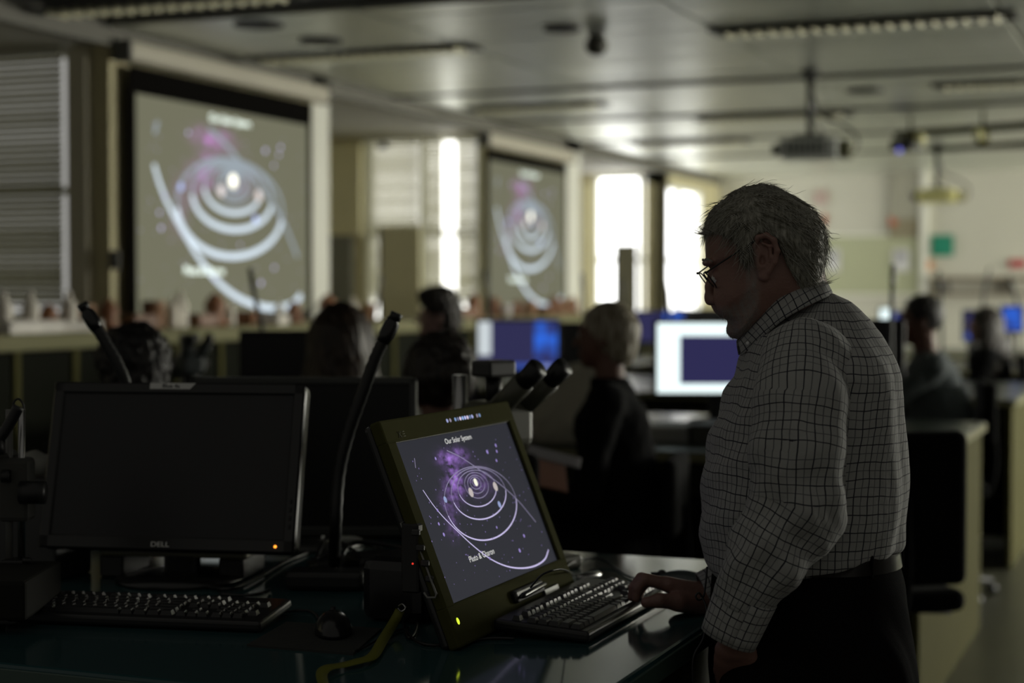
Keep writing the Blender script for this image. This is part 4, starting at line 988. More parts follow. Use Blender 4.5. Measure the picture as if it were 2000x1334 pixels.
# lanyard ribbon
def ribbon(pts, w, thick=.0012):
    b = MB(); P = [Vector(p) for p in pts]; n = len(P); vs = []
    for i, p in enumerate(P):
        t = (P[min(i + 1, n - 1)] - P[max(i - 1, 0)]).normalized(); u = t.cross(Vector((.25, .1, 1))).normalized() * w / 2
        nn = u.cross(t).normalized() * thick
        vs += [p - u, p + u, p + u + nn, p - u + nn]
    fs = []
    for i in range(n - 1):
        for j in range(4): fs.append((i * 4 + j, i * 4 + (j + 1) % 4, i * 4 + 4 + (j + 1) % 4, i * 4 + 4 + j))
    fs += [(0, 3, 2, 1), tuple(n * 4 - 4 + j for j in range(4))]
    return b.add(vs, fs, True)
lp = smoothpath([zz(782, 1192, .03), zz(768, 1218, .012), zz(748, 1250, .004), zz(728, 1282, .003), zz(700, 1292, .004), zz(668, 1300, .003), zz(640, 1305, .006), zz(628, 1318, .004), zz(634, 1345, .003)], 6)
solo('lanyard', ribbon(lp, .017), mat('lanyard_yellow', (.13, .135, .006), .7), 'yellow-green ribbon lanyard hanging over the bench front', 'lanyard')
solo('lanyard_clip', MB().tube(smoothpath([zz(778, 1184, .04), zz(786, 1180, .045), zz(792, 1188, .04), zz(784, 1194, .035), zz(777, 1188, .04)]), .0015, 6), M_steel, 'small metal clip at the end of the yellow lanyard', 'clip')

# ================================================================== PEOPLE
def skin_mat(name, col, beardcol=None):
    m = mat(name, col, .5, noise=.18, nscale=45, bump=.25, bscale=260)
    nt = m.node_tree; b = nt.nodes['Principled BSDF']; b.inputs['Subsurface Weight'].default_value = .08; b.inputs['Subsurface Radius'].default_value = (.01, .004, .002)
    if beardcol:
        at = nt.nodes.new('ShaderNodeAttribute'); at.attribute_name = 'beard'
        mx = nt.nodes.new('ShaderNodeMix'); mx.data_type = 'RGBA'; mx.inputs[7].default_value = (*beardcol, 1)
        src = b.inputs['Base Color'].links[0].from_socket
        nt.links.new(at.outputs['Fac'], mx.inputs[0]); nt.links.new(src, mx.inputs[6]); nt.links.new(mx.outputs[2], b.inputs['Base Color'])
    return m
def hair_mat(name, c0, c1, scale=(120, 60, 14), rough=.5):
    if name in MATS: return MATS[name]
    m = bpy.data.materials.new(name); m.use_nodes = True; nt = m.node_tree; b = nt.nodes['Principled BSDF']; b.inputs['Roughness'].default_value = rough
    tc = nt.nodes.new('ShaderNodeTexCoord'); mp = nt.nodes.new('ShaderNodeMapping'); mp.inputs['Scale'].default_value = scale
    n = nt.nodes.new('ShaderNodeTexNoise'); n.inputs['Scale'].default_value = 1; n.inputs['Detail'].default_value = 4; n.inputs['Distortion'].default_value = .6
    nt.links.new(tc.outputs['Object'], mp.inputs[0]); nt.links.new(mp.outputs[0], n.inputs['Vector'])
    cr = nt.nodes.new('ShaderNodeValToRGB'); cr.color_ramp.elements[0].position = .35; cr.color_ramp.elements[0].color = (*c0, 1); cr.color_ramp.elements[1].position = .68; cr.color_ramp.elements[1].color = (*c1, 1)
    nt.links.new(n.outputs['Fac'], cr.inputs[0]); nt.links.new(cr.outputs[0], b.inputs['Base Color'])
    bp = nt.nodes.new('ShaderNodeBump'); bp.inputs['Strength'].default_value = .8; bp.inputs['Distance'].default_value = .004; nt.links.new(n.outputs['Fac'], bp.inputs['Height']); nt.links.new(bp.outputs[0], b.inputs['Normal'])
    MATS[name] = m; return m
def inflate(s, P, R, Wm, k=0.01, op='u', pw=2.2, cy=0.0):
    X = s.ax[0][:, None].astype(float); Z = s.ax[2][None, :].astype(float); P = np.array(P, float); n = len(P)
    d = np.full((X.shape[0], Z.shape[1]), 1e9); ins = np.zeros_like(d, bool)
    for i in range(n):
        a, b = P[i], P[(i + 1) % n]; e = b - a; wx, wz = X - a[0], Z - a[1]
        t = np.clip((wx * e[0] + wz * e[1]) / max(e.dot(e), 1e-12), 0, 1); d = np.minimum(d, (wx - e[0] * t) ** 2 + (wz - e[1] * t) ** 2)
        if a[1] != b[1]: ins ^= ((a[1] > Z) != (b[1] > Z)) & (X < (b[0] - a[0]) * (Z - a[1]) / (b[1] - a[1]) + a[0])
    d = np.sqrt(d); t = np.clip(d / R, 0, 1); w = Wm * (1 - (1 - t) ** pw) ** (1 / 2.0) * ins
    Y = np.abs(s.ax[1] - cy)[None, :, None]
    f = np.where(ins[:, None, :], (Y - w[:, None, :]) * .75, np.hypot(d[:, None, :], Y))
    f = np.where(ins[:, None, :] & (f < 0), np.maximum(f, -d[:, None, :]), f)
    s.comb(s.full(), f.astype(np.float32), k, op)
Sculpt.inflate = inflate
def hand(S, wr, fwd, nrm, lat, curl=.5, sc=1.0, k=.004, thumb=.7):
    """wrist point, pointing direction, back-of-hand normal, direction towards the thumb"""
    wr = np.array(wr, float); f, n, l = [np.array(v, float) / np.linalg.norm(v) for v in (fwd, nrm, lat)]
    for q, r in ((.030, .013), (.010, .0145), (-.010, .0145), (-.028, .0125)):
        S.cone(wr + l * q * .6 * sc, wr + (f * .085 + l * q) * sc, .019 * sc, r * sc, k * 2)
    for q, L_, r, c in ((.032, .072, .0092, 1), (.011, .080, .0095, 1.05), (-.011, .074, .009, 1.1), (-.031, .058, .0078, 1.2)):
        p = wr + (f * .088 + l * q) * sc; a = curl * c * .6
        for i, (ls, rr) in enumerate(((.45, 1.0), (.30, .93), (.25, .82))):
            d = f * math.cos(a) - n * math.sin(a); e = p + d * L_ * ls * sc; S.cone(p, e, r * rr * sc, r * rr * .93 * sc, k * .5); p = e; a += curl * c * .8
    p = wr + (f * .020 + l * .024) * sc; d = f * .75 + l * thumb - n * .25; d /= np.linalg.norm(d)
    e = p + d * .045 * sc; S.cone(p, e, .0145 * sc, .0115 * sc, k * 2); d2 = f * .95 + l * thumb * .3 - n * .25; d2 /= np.linalg.norm(d2)
    e2 = e + d2 * .032 * sc; S.cone(e, e2, .011 * sc, .010 * sc, k); S.cone(e2, e2 + d2 * .022 * sc, .010 * sc, .0085 * sc, k)
def join(parts):
    Vs, Qs, n = [], [], 0
    for V, Q in parts: Vs.append(V); Qs.append(Q + n); n += len(V)
    return np.concatenate(Vs), np.concatenate(Qs)

# ------------------------------------------------------------------ the standing man
D0 = 2.75; A0 = (1570 - 1000) / F_PX * D0
man = thing('person', 'standing white-haired man in a checked shirt, spectacles and dark trousers, hand on keyboard', 'person', tuple(ab2w(A0, D0, 0)), YAW)
def MP(px, py, dz=0.0):
    a, b, z = AB(px, py, D0 + dz); return (a - A0, dz, z)
S1 = D0 / F_PX                      # metres per pixel at the man
def P2(pts, dz=0.0): return [(MP(x, y, dz)[0], MP(x, y, dz)[2]) for x, y in pts]
SKINP = [(1379,455),(1378,490),(1379,505),(1376,511),(1381,517),(1387,524),(1389,535),(1391,550),(1395,570),(1399,588),(1401,597),(1406,604),(1413,607),(1419,611),(1415.5,614),(1419,619),(1421,626),(1423,636),(1425,647),(1432,656),(1444,660),(1458,656),(1480,646),(1510,630),(1560,605),(1598,560),(1604,530),(1608,500),(1608,465),(1598,434),(1581,413),(1558,396),(1533,382),(1507,370),(1486,367),(1455,372),(1431,386),(1412,399),(1397,413),(1387,428),(1382,442)]
hx = [MP(1350, 345)[0], MP(1640, 345)[0]]; hz = [MP(1350, 720)[2], MP(1350, 345)[2]]
H = Sculpt((hx[0], -.115, hz[0]), (hx[1], .115, hz[1]), .0019)
H.inflate(P2(SKINP), .082, .0755, .004)
pt = lambda x, y, w=0: (MP(x, y)[0], w, MP(x, y)[2])
s1 = S1
H.cone(pt(1535, 545), pt(1572, 625), .058, .056, .02)
H.ell(pt(1500, 600), (.055, .05, .03), .02)
for q in (-1, 1):
    H.ell(pt(1425, 575, q * .030), (.030, .022, .040), .02)                      # cheek
    H.ell(pt(1384, 513, q * .020), (.008, .022, .006), .006)                     # brow
    H.ell(pt(1391, 537, q * .030), (.010, .014, .011), .006, 's')                # socket
    H.ell(pt(1401, 541, q * .029), (.0125, .0125, .0125), .003)                  # eye ball and lids
    H.cone(pt(1399, 551, q * .026), pt(1408, 556, q * .042), .003, .0025, .006)
    H.ell(pt(1397, 586, q * .0105), (.0095, .0075, .0085), .004)                 # nostril wing
    H.ell(pt(1393, 593.5, q * .007), (.0035, .003, .0025), .002, 's')
    H.cone(pt(1408, 590, q * .022), pt(1424, 614, q * .026), .0025, .003, .008, 's')   # fold from nose to mouth
    # ear
    E = [(1463, 507, .074), (1459, 484, .078), (1466, 467, .083), (1481, 463, .088), (1495, 473, .091), (1501, 493, .091), (1497, 514, .088), (1487, 531, .083), (1480, 543, .079), (1474, 541, .076), (1471, 528, .075)]
    H.ell(pt(1480, 502, q * .076), (.0155, .0085, .033), .004, rot=-.15)
    H.ell(pt(1476, 497, q * .0885), (.0085, .007, .022), .003, 's', rot=-.15)
    H.chain([pt(x, y, q * w) for x, y, w in E], [.0035, .004, .0045, .0045, .0045, .0045, .0045, .0045, .006, .005, .003], .003)
    H.chain([pt(x, y, q * w) for x, y, w in [(1474, 478, .085), (1488, 484, .087), (1490, 505, .086), (1482, 522, .081)]], [.0025, .003, .003, .0025], .003)
    H.ell(pt(1474, 510, q * .083), (.005, .006, .008), .002, 's')
    H.ell(pt(1466, 507, q * .077), (.004, .004, .006), .003)
H.chain([pt(1390, 533), pt(1386, 560), pt(1387, 580), pt(1387.5, 586)], [.006, .0072, .0085, .0090], .005)
H.ell(pt(1410, 604), (.0075, .019, .0045), .004); H.ell(pt(1421, 618), (.008, .017, .005), .004)
H.cone(pt(1416, 611, -.02), pt(1416, 611, .02), .0018, .0018, .003, 's')
H.ell(pt(1436, 645), (.014, .018, .012), .01)
HV, HQ = H.extract(); HV = relax(HV, HQ, 1, .4)
# hands, arms and trunk
T = Sculpt((MP(1225, 1200, .19)[0] - .02, -.34, .72), (MP(1560, 1200)[0], .36, MP(1400, 1060)[2]), .0028)
dh = .19
fp = lambda x, y, dz: MP(x, y, dz)
T.chain([fp(1470, 1100, .20), fp(1405, 1158, dh), fp(1378, 1164, dh)], [.040, .027, .025], .01)
for k_, (dz, ox, oy) in enumerate([(-.030, 0, 0), (-.010, -5, -2), (.010, -4, -1), (.029, 3, 3)]):
    mc = fp(1306 + ox, 1142 + oy, dh + dz); T.cone(fp(1378, 1164, dh + dz * .5), mc, .021, .0135, .008)
    pip = fp(1260 + ox * 1.5, 1131 + oy, dh + dz * 1.1); dip = fp(1245 + ox * 1.5, 1149 + oy, dh + dz * 1.15); tip = fp(1242 + ox * 1.5, 1168 + oy, dh + dz * 1.15)
    T.chain([mc, pip, dip, tip], [.0115, .0098, .0088, .0078], .003)
T.chain([fp(1375, 1176, dh - .015), fp(1325, 1176, dh - .045), fp(1288, 1173, dh - .058), fp(1262, 1177, dh - .060)], [.019, .0155, .0115, .0095], .007)
T.ell(fp(1350, 1180, dh), (.040, .030, .016), .012)
# near forearm and hand going into the pocket
dn = -.205
T.chain([fp(1480, 1150, dn + .01), fp(1442, 1232, dn + .012), fp(1436, 1262, dn + .024)], [.032, .027, .022], .01)
hand(T, fp(1436, 1264, dn + .026), (.20, .75, -1), (-.3, -1, -.5), (-1, .5, -.4), .3, .90, thumb=.25)
TV, TQ = T.extract()
B_ = Sculpt((-.25, -.24, .02), (.25, .24, 1.48), .008)
B_.chain([MP(1590, 720, 0), MP(1570, 900, 0), MP(1575, 1040, 0)], [.08, .11, .10], .02).chain([MP(1585, 680, -.13), MP(1585, 680, .13)], [.035, .035], .02)
B_.chain([MP(1575, 690, -.15), MP(1562, 960, -.20), MP(1500, 1100, -.21)], [.035, .035, .030], .01).chain([MP(1575, 690, .15), MP(1525, 940, .215), MP(1475, 1085, .205)], [.035, .035, .03], .01)
for q, ax in ((-1, .05), (1, -.02)): B_.chain([(.01, q * .08, 1.0), (ax, q * .10, .52), (ax + .02, q * .10, .10), (ax - .12, q * .11, .05)], [.085, .055, .04, .035], .01)
B_.cone(MP(1590, 720), MP(1570, 610), .05, .05, .01)
BV, BQ = B_.extract()
V, Q = join([(HV, HQ), (TV, TQ), (BV, BQ)])
M_skin1 = skin_mat('skin_ruddy', (.23, .125, .10), (.24, .22, .20))
me = npmesh('body', V, Q, M_skin1)
at = me.attributes.new('beard', 'FLOAT', 'POINT')
bx_, bz_ = V[:, 0], V[:, 2]
def dist_poly(P, x, z):
    P = np.array(P); d = np.full(len(x), 1e9); ins = np.zeros(len(x), bool)
    for i in range(len(P)):
        a, b = P[i], P[(i + 1) % len(P)]; e = b - a; t = np.clip(((x - a[0]) * e[0] + (z - a[1]) * e[1]) / e.dot(e), 0, 1)
        d = np.minimum(d, np.hypot(x - a[0] - t * e[0], z - a[1] - t * e[1]))
        if a[1] != b[1]: ins ^= ((a[1] > z) != (b[1] > z)) & (x < (b[0] - a[0]) * (z - a[1]) / (b[1] - a[1]) + a[0])
    return np.where(ins, -d, d)
BEARD = P2([(1398, 600), (1420, 600), (1436, 590), (1450, 560), (1445, 530), (1435, 500), (1458, 470), (1462, 520), (1468, 560), (1470, 610), (1455, 665), (1425, 668), (1410, 640)])
db = dist_poly(BEARD, bx_, bz_)
val = np.clip(.5 - db / .012, 0, 1) * (.60 + .4 * wob(V[:, 0], V[:, 1], V[:, 2], 260)) ; val[len(HV):] = 0
at.data.foreach_set('value', np.clip(val, 0, .8).astype(np.float32))
body = link('body', me, man)
M_eye = mat('eye_white', (.6, .58, .55), .1); M_iris = mat('iris', (.03, .04, .05), .1)
for q in (-1, 1):
    part('eye', MB().ball(pt(1398.5, 543, q * .029), .0110, 16), M_eye, man); part('iris', MB().ball(pt(1391.5, 546, q * .029), .0048, 12), M_iris, man)
    part('eyebrow', MB().tube([pt(1378, 509, q * .010), pt(1376, 507, q * .020), pt(1379, 508, q * .032), pt(1386, 512, q * .042)], [.001, .0024, .0024, .001], 6), mat('brow_grey', (.20, .19, .16), .8), man)
# hair
HAIRP = [(1377.5,457),(1376,440),(1383,420),(1394,401),(1410,386),(1431,372),(1455,359.5),(1486,355),(1510,358),(1541,372),(1565,388),(1590,411),(1607,434),(1616.5,462),(1617,492),(1612,513),(1608.5,522),(1611,541),(1602,556),(1570,566),(1550,560),(1534,536),(1519,509),(1508,482),(1496,465),(1481,459),(1465,461),(1456,474),(1453,500),(1444,520),(1434,508),(1431,482),(1416,468),(1396,458)]
G = Sculpt((hx[0], -.115, MP(0, 580)[2]), (hx[1], .115, hz[1]), .0019)
G.inflate(P2(SKINP), .082, .0755, 0); G.F -= .0075
X_, Y_, Z_ = G.grid(G.full()); G.F = G.F + (.0022 * np.sin((X_ * 260 + 60 * np.sin(Z_ * 30 + X_ * 22) + Y_ * 90)) * np.sin(Y_ * 140 + Z_ * 60) + .0022 * wob(X_, Y_, Z_, 75)).astype(np.float32)
G.poly(P2(HAIRP), .006, 'i', .001)
GV, GQ = G.extract(); GN = vnormals(GV, GQ)
M_hair1 = hair_mat('white_grey_hair', (.10, .095, .066), (.33, .32, .27), (210, 120, 30))
link('hair', npmesh('hair', GV, GQ, M_hair1), man, 'short wavy white-grey hair')
def strands(name, V, N, cnt, L0, rad, m, flow, parent, lift=.0010, flare=.3, seed=1, lab=None):
    r = np.random.RandomState(seed); idx = r.choice(len(V), cnt); cu = bpy.data.curves.new(name, 'CURVE'); cu.dimensions = '3D'; cu.bevel_depth = rad; cu.bevel_resolution = 0
    cu.materials.append(m); K = 6
    for i in idx:
        p = V[i].copy(); n = N[i]; L_ = L0 * r.uniform(.6, 1.3); ph = r.rand() * 6.28; fl = flare * (r.rand() ** 4)
        sp = cu.splines.new('POLY'); sp.points.add(K - 1); co = []
        d = flow(p, n)
        for k in range(K):
            t = k / (K - 1); co += [*(p + n * (lift + fl * .012 * t * t)), 1.0]
            d2 = flow(p, n) * .6 + d * .4; d2 = d2 - n * d2.dot(n); d2 /= np.linalg.norm(d2) + 1e-9
            side = np.cross(n, d2); d = d2; p = p + (d2 + side * .28 * math.sin(ph + t * 5)) * L_ / (K - 1) - n * .0006 * (K > 3)
        sp.points.foreach_set('co', co); sp.points.foreach_set('radius', [1, 1, .95, .85, .7, .35])
    o = link(name, cu, parent, lab); o['kind'] = 'stuff'; return o
xc_ = MP(1445, 400)[0]
def flow1(p, n):
    px = (p[0] - xc_) / .13; top = max(0., n[2])
    v = np.array([.25 + .65 * px if px > 0 else -.5 + px, 0, -1.0]); v = v * (1 - top * .7) + top * .9 * np.array([1.0 if px > 0 else -.9, .15 * math.sin(p[0] * 90), -.05])
    v += .25 * np.array([math.sin(p[2] * 95 + p[1] * 40), 0, math.cos(p[0] * 80)]); return v / np.linalg.norm(v)
M_str = mat('hair_strand_pale', (.34, .335, .29), .45); M_str2 = mat('hair_strand_dark', (.13, .12, .085), .5)
sel = GN[:, 1] < .55
strands('hair_strands', GV[sel], GN[sel], 2300, .030, .00034, M_str, flow1, man, .0006, .35, 2)
strands('hair_strands', GV[sel], GN[sel], 1500, .026, .00034, M_str2, flow1, man, .0003, .5, 3)
HN = vnormals(HV, HQ); mb_ = (db[:len(HV)] < 0) & (HN[:, 1] < .5)
strands('beard_strands', HV[mb_], HN[mb_], 1100, .009, .00022, mat('beard_hair', (.30, .29, .27), .5), lambda p, n: np.array([-.35, 0, -1.0]) + .2 * n, man, .0002, .5, 4)
# spectacles
M_fr = mat('spectacle_frame', (.012, .015, .014), .3, metal=.3); M_gl = mat('spectacle_glass', (.95, .98, 1.0), .02, trans=1.0)
nt = M_gl.node_tree; nt.nodes.clear(); q1 = nt.nodes.new('ShaderNodeBsdfTransparent'); q2 = nt.nodes.new('ShaderNodeBsdfGlossy'); q2.inputs['Roughness'].default_value = .02; q3 = nt.nodes.new('ShaderNodeMixShader'); q3.inputs[0].default_value = .05; q4 = nt.nodes.new('ShaderNodeOutputMaterial')
nt.links.new(q1.outputs[0], q3.inputs[1]); nt.links.new(q2.outputs[0], q3.inputs[2]); nt.links.new(q3.outputs[0], q4.inputs[0])
sp_ = MB(); up = Vector(pt(1371, 533)) - Vector(pt(1393, 562)); hl = up.length / 2; up.normalize(); yv = Vector((0, 1, 0)); cc = (Vector(pt(1371, 533)) + Vector(pt(1393, 562))) / 2
lens = MB()
for q in (-1, 1):
    c = cc + yv * q * .032; ring = [c + up * hl * math.copysign(abs(math.sin(a)) ** .75, math.sin(a)) + yv * .026 * math.copysign(abs(math.cos(a)) ** .75, math.cos(a)) for a in [2 * PI * i / 28 for i in range(29)]]
    sp_.tube(ring, .0011, 6)
    h0 = Vector(pt(1371, 533, q * .059)); sp_.rbox(tuple(h0), (.006, .005, .004), .001, 1)
    sp_.tube(smoothpath([h0, Vector(pt(1400, 513, q * .068)), Vector(pt(1432, 492, q * .077)), Vector(pt(1458, 475, q * .083)), Vector(pt(1484, 462, q * .086)), Vector(pt(1504, 478, q * .084)), Vector(pt(1508, 500, q * .080))], 5), .0013, 6)
    n = up.cross(yv).normalized() * .0005
    lens.add([tuple(v + n) for v in ring[:-1]] + [tuple(v - n) for v in ring[:-1]], [tuple(range(28)), tuple(range(55, 27, -1))], True)
sp_.tube([cc - yv * .008 + up * .004, cc + up * .007 + Vector((-.001, 0, 0)), cc + yv * .008 + up * .004], .0011, 6)
gs = part('spectacles', sp_, M_fr, man, 'thin dark metal spectacles'); part('lens', lens, M_gl, gs)

# checked cotton
def check_mat(name='checked_cotton'):
    m = bpy.data.materials.new(name); m.use_nodes = True; nt = m.node_tree; b = nt.nodes['Principled BSDF']; b.inputs['Roughness'].default_value = .85; b.inputs['Sheen Weight'].default_value = .1
    uv = nt.nodes.new('ShaderNodeUVMap'); nz = nt.nodes.new('ShaderNodeTexNoise'); nz.inputs['Scale'].default_value = 14; nz.inputs['Detail'].default_value = 2
    nt.links.new(uv.outputs[0], nz.inputs['Vector'])
    mw = nt.nodes.new('ShaderNodeMix'); mw.data_type = 'RGBA'; mw.blend_type = 'LINEAR_LIGHT'; mw.inputs[0].default_value = .006
    nt.links.new(uv.outputs[0], mw.inputs[6]); nt.links.new(nz.outputs['Color'], mw.inputs[7]); sp = nt.nodes.new('ShaderNodeSeparateXYZ'); nt.links.new(mw.outputs[2], sp.inputs[0])
    def M_(op, a, b=None):
        n = nt.nodes.new('ShaderNodeMath'); n.operation = op
        for i, q in enumerate((a, b)):
            if q is None: continue
            if isinstance(q, (int, float)): n.inputs[i].default_value = q
            else: nt.links.new(q, n.inputs[i])
        return n.outputs[0]
    def line(x, p, off, w):
        fr = M_('FRACT', M_('ADD', M_('DIVIDE', x, p), off + 100)); d = M_('ABSOLUTE', M_('SUBTRACT', fr, .5)); return M_('LESS_THAN', d, w / p / 2)
    x, y = sp.outputs[0], sp.outputs[1]
    strong = M_('MAXIMUM', line(x, .0235, 0, .0019), line(y, .0270, 0, .0017)); weak = M_('MAXIMUM', line(x, .0235, .5, .0015), line(y, .0270, .5, .0014))
    c1 = nt.nodes.new('ShaderNodeMix'); c1.data_type = 'RGBA'; c1.inputs[6].default_value = (.32, .322, .31, 1); c1.inputs[7].default_value = (.055, .055, .068, 1); nt.links.new(M_('MULTIPLY', weak, .8), c1.inputs[0])
    c2 = nt.nodes.new('ShaderNodeMix'); c2.data_type = 'RGBA'; c2.inputs[7].default_value = (.014, .014, .024, 1); nt.links.new(strong, c2.inputs[0]); nt.links.new(c1.outputs[2], c2.inputs[6])
    nt.links.new(c2.outputs[2], b.inputs['Base Color'])
    n2 = nt.nodes.new('ShaderNodeTexNoise'); n2.inputs['Scale'].default_value = 30; n2.inputs['Detail'].default_value = 4; nt.links.new(uv.outputs[0], n2.inputs['Vector'])
    bp = nt.nodes.new('ShaderNodeBump'); bp.inputs['Strength'].default_value = .5; bp.inputs['Distance'].default_value = .006; nt.links.new(n2.outputs['Fac'], bp.inputs['Height']); nt.links.new(bp.outputs[0], b.inputs['Normal'])
    return m
M_chk = check_mat()
def loopuv(V, Q, uvv, period=None):
    U = uvv[Q]                                          # faces x 4 x 2
    if period:
        ref = U[:, :1, 0]; per = period if np.isscalar(period) else period[Q]
        U[:, :, 0] -= np.round((U[:, :, 0] - ref) / per) * per
    return U.reshape(-1, 2)
def folds(V, N, specs):
    d = np.zeros(len(V))
    for (k, amp, ph, warp, msk) in specs:
        k = np.array(k); q = V @ k + ph + warp * wob(V[:, 0], V[:, 1], V[:, 2], 14, 2)
        s_ = np.sin(q); d += amp * (np.sign(s_) * np.abs(s_) ** 1.5) * (msk(V) if msk else 1)
    return V + N * d[:, None]
rows = [(572,1590,1623,.040),(588,1560,1655,.062),(606,1530,1677,.082),(628,1500,1702,.112),(650,1476,1717,.143),(680,1457,1731,.178),(701,1449,1739,.195),(730,1439,1747,.205),(768,1417,1754,.203),(819,1400,1760,.20),(850,1388,1763,.198),(911,1378,1765,.195),(958,1372,1763,.193),(1009,1368,1761,.19),(1055,1370,1758,.185),(1096,1377,1756,.18),(1125,1392,1752,.175)]
zs = [MP(0, r[0])[2] for r in rows][::-1]; cx = [(MP(r[1], r[0])[0] + MP(r[2], r[0])[0]) / 2 for r in rows][::-1]; rx = [(MP(r[2], r[0])[0] - MP(r[1], r[0])[0]) / 2 for r in rows][::-1]; ry = [r[3] for r in rows][::-1]
U_ = Sculpt((-.26, -.24, zs[0] - .02), (.22, .24, zs[-1] + .02), .0042)
U_.loft(zs, cx, rx, [0] * len(zs), ry, 2.15, 0)
e0, e1 = np.array(MP(1390, 1124)), np.array(MP(1757, 1058)); nn = np.array([(e1 - e0)[2], 0, -(e1 - e0)[0]]); nn /= np.linalg.norm(nn); nn = nn if nn[2] < 0 else -nn
U_.plane(nn, float(nn.dot(e0)), .012)
V, Q = U_.extract(); V = relax(V, Q, 1, .5); N = vnormals(V, Q)
ang = np.arctan2(-(V[:, 1]), (V[:, 0] - np.interp(V[:, 2], zs, cx)))
back = lambda V: np.clip((V[:, 0] - .03) / .08, 0, 1) * np.clip((zs[-1] - V[:, 2]) / .15, 0, 1); front = lambda V: np.clip((-.05 - V[:, 0]) / .06, 0, 1); low = lambda V: np.clip((zs[0] + .16 - V[:, 2]) / .12, 0, 1)
V = folds(V, N, [((55, 60, 9), .0020, .4, 2.2, back), ((25, 30, 75), .0028, 1.2, 2.2, front), ((60, 30, 30), .0012, 0, 2.6, low), ((20, 10, -40), .0016, 2, 2.0, None)])
per = 2 * PI * .185
uvv = np.stack([ang * .185, V[:, 2] + .06 * np.clip(V[:, 0], -.1, .2) * 0], 1)
shirt = link('shirt', npmesh('shirt', V, Q, M_chk, loopuv(V, Q, uvv, per)), man, 'white shirt with a dark check')
def sleeve(name, pts, rs, seed, cuff_len, fold=.003, k=.02, h=.0042, extra=None, cutend=True, lab=None):
    P = np.array(pts); lo = P.min(0) - max(rs) - .03; hi = P.max(0) + max(rs) + .03
    s = Sculpt(lo, hi, h); s.chain(pts, rs, k)
    if extra: extra(s)
    d = (P[-1] - P[-2]); d /= np.linalg.norm(d)
    if cutend: s.plane(d, float(d.dot(P[-1])), .003)
    V, Q = s.extract(); V = relax(V, Q, 1, .5); N = vnormals(V, Q)
    # position along the bones and angle round them
    L = np.r_[0, np.cumsum(np.linalg.norm(np.diff(P, axis=0), axis=1))]; best = np.full(len(V), 1e9); u = np.zeros(len(V)); th = np.zeros(len(V)); axp = np.zeros(len(V))
    for i in range(len(P) - 1):
        e = P[i + 1] - P[i]; l2 = e.dot(e); t = (V - P[i]) @ e / l2; tc = np.clip(t, 0, 1)
        if i == 0: tc = np.minimum(t, 1)
        c = P[i] + tc[:, None] * e; dd = np.linalg.norm(V - c, axis=1); m = dd < best
        eh = e / math.sqrt(l2); b = np.array([0, 1., 0]); b -= eh * b.dot(eh); b /= np.linalg.norm(b); w_ = np.cross(b, eh); o = V - c
        best[m] = dd[m]; u[m] = (L[i] + tc * math.sqrt(l2))[m]; th[m] = np.arctan2(-(o @ w_), -(o @ b))[m]
    ru = .068
    return s, V, Q, N, u, th
el = lambda V, c, r: np.exp(-((V - np.array(c)) ** 2).sum(1) / r ** 2)
# near sleeve
ns = [MP(1568, 702, -.148), MP(1564, 780, -.190), MP(1556, 880, -.21), MP(1552, 985, -.215), MP(1500, 1085, -.215), MP(1444, 1186, -.205)]
nr = [.064, .068, .069, .066, .060, .043]
s, V, Q, N, u, th = sleeve('sleeve', ns, nr, 1, .06, extra=lambda s: (s.cone(MP(1600, 740, -.12), MP(1575, 1000, -.15), .075, .06, .03), s.cone(MP(1575, 1000, -.20), MP(1545, 1050, -.2), .06, .05, .02)))
elb = MP(1530, 1040, -.25); sh = MP(1600, 680, -.24); mid = MP(1470, 1130, -.25)
V = folds(V, N, [((70, 30, 60), .0050, .5, 2.5, lambda V: el(V, elb, .10)), ((-60, 20, 85), .0045, 1.5, 2.2, lambda V: el(V, elb, .12)), ((90, 20, -30), .0035, 0, 2.0, lambda V: el(V, mid, .07)), ((60, 30, 25), .0035, 2, 2.2, lambda V: el(V, sh, .10)), ((75, 20, 8), .0014, 2, 3.0, None)])
slv = link('sleeve', npmesh('sleeve', V, Q, M_chk, loopuv(V, Q, np.stack([th * .068, u], 1), 2 * PI * .068)), shirt)
def cuffed(a, b, ra, rb, name='cuff', n=30):
    P0, P1 = Vector(a), Vector(b); e = (P1 - P0).normalized(); y = Vector((0, 1, 0)); y = (y - e * y.dot(e)).normalized(); w_ = y.cross(e)
    vs, uv = [], []; K = 5
    for i in range(K + 1):
        t = i / K
        for j in range(n + 1):
            A = 2 * PI * j / n; r = ra + (rb - ra) * t + (.0015 * math.sin(3 * A))
            vs.append(P0 + (P1 - P0) * t + (-y * math.cos(A) - w_ * math.sin(A)) * r); uv.append((A * .05, t * (P1 - P0).length + .011))
    Qs = [(i * (n + 1) + j, (i + 1) * (n + 1) + j, (i + 1) * (n + 1) + j + 1, i * (n + 1) + j + 1) for i in range(K) for j in range(n)]
    V = np.array([tuple(v) for v in vs]); Q = np.array(Qs); me = npmesh(name, V, Q, M_chk, np.array(uv)[Q].reshape(-1, 2))
    o = link(name, me, shirt); md = o.modifiers.new('thickness', 'SOLIDIFY'); md.thickness = .0025; md.offset = 0; return o
cuffed(MP(1460, 1160, -.205), MP(1424, 1247, -.195), .0475, .0425)
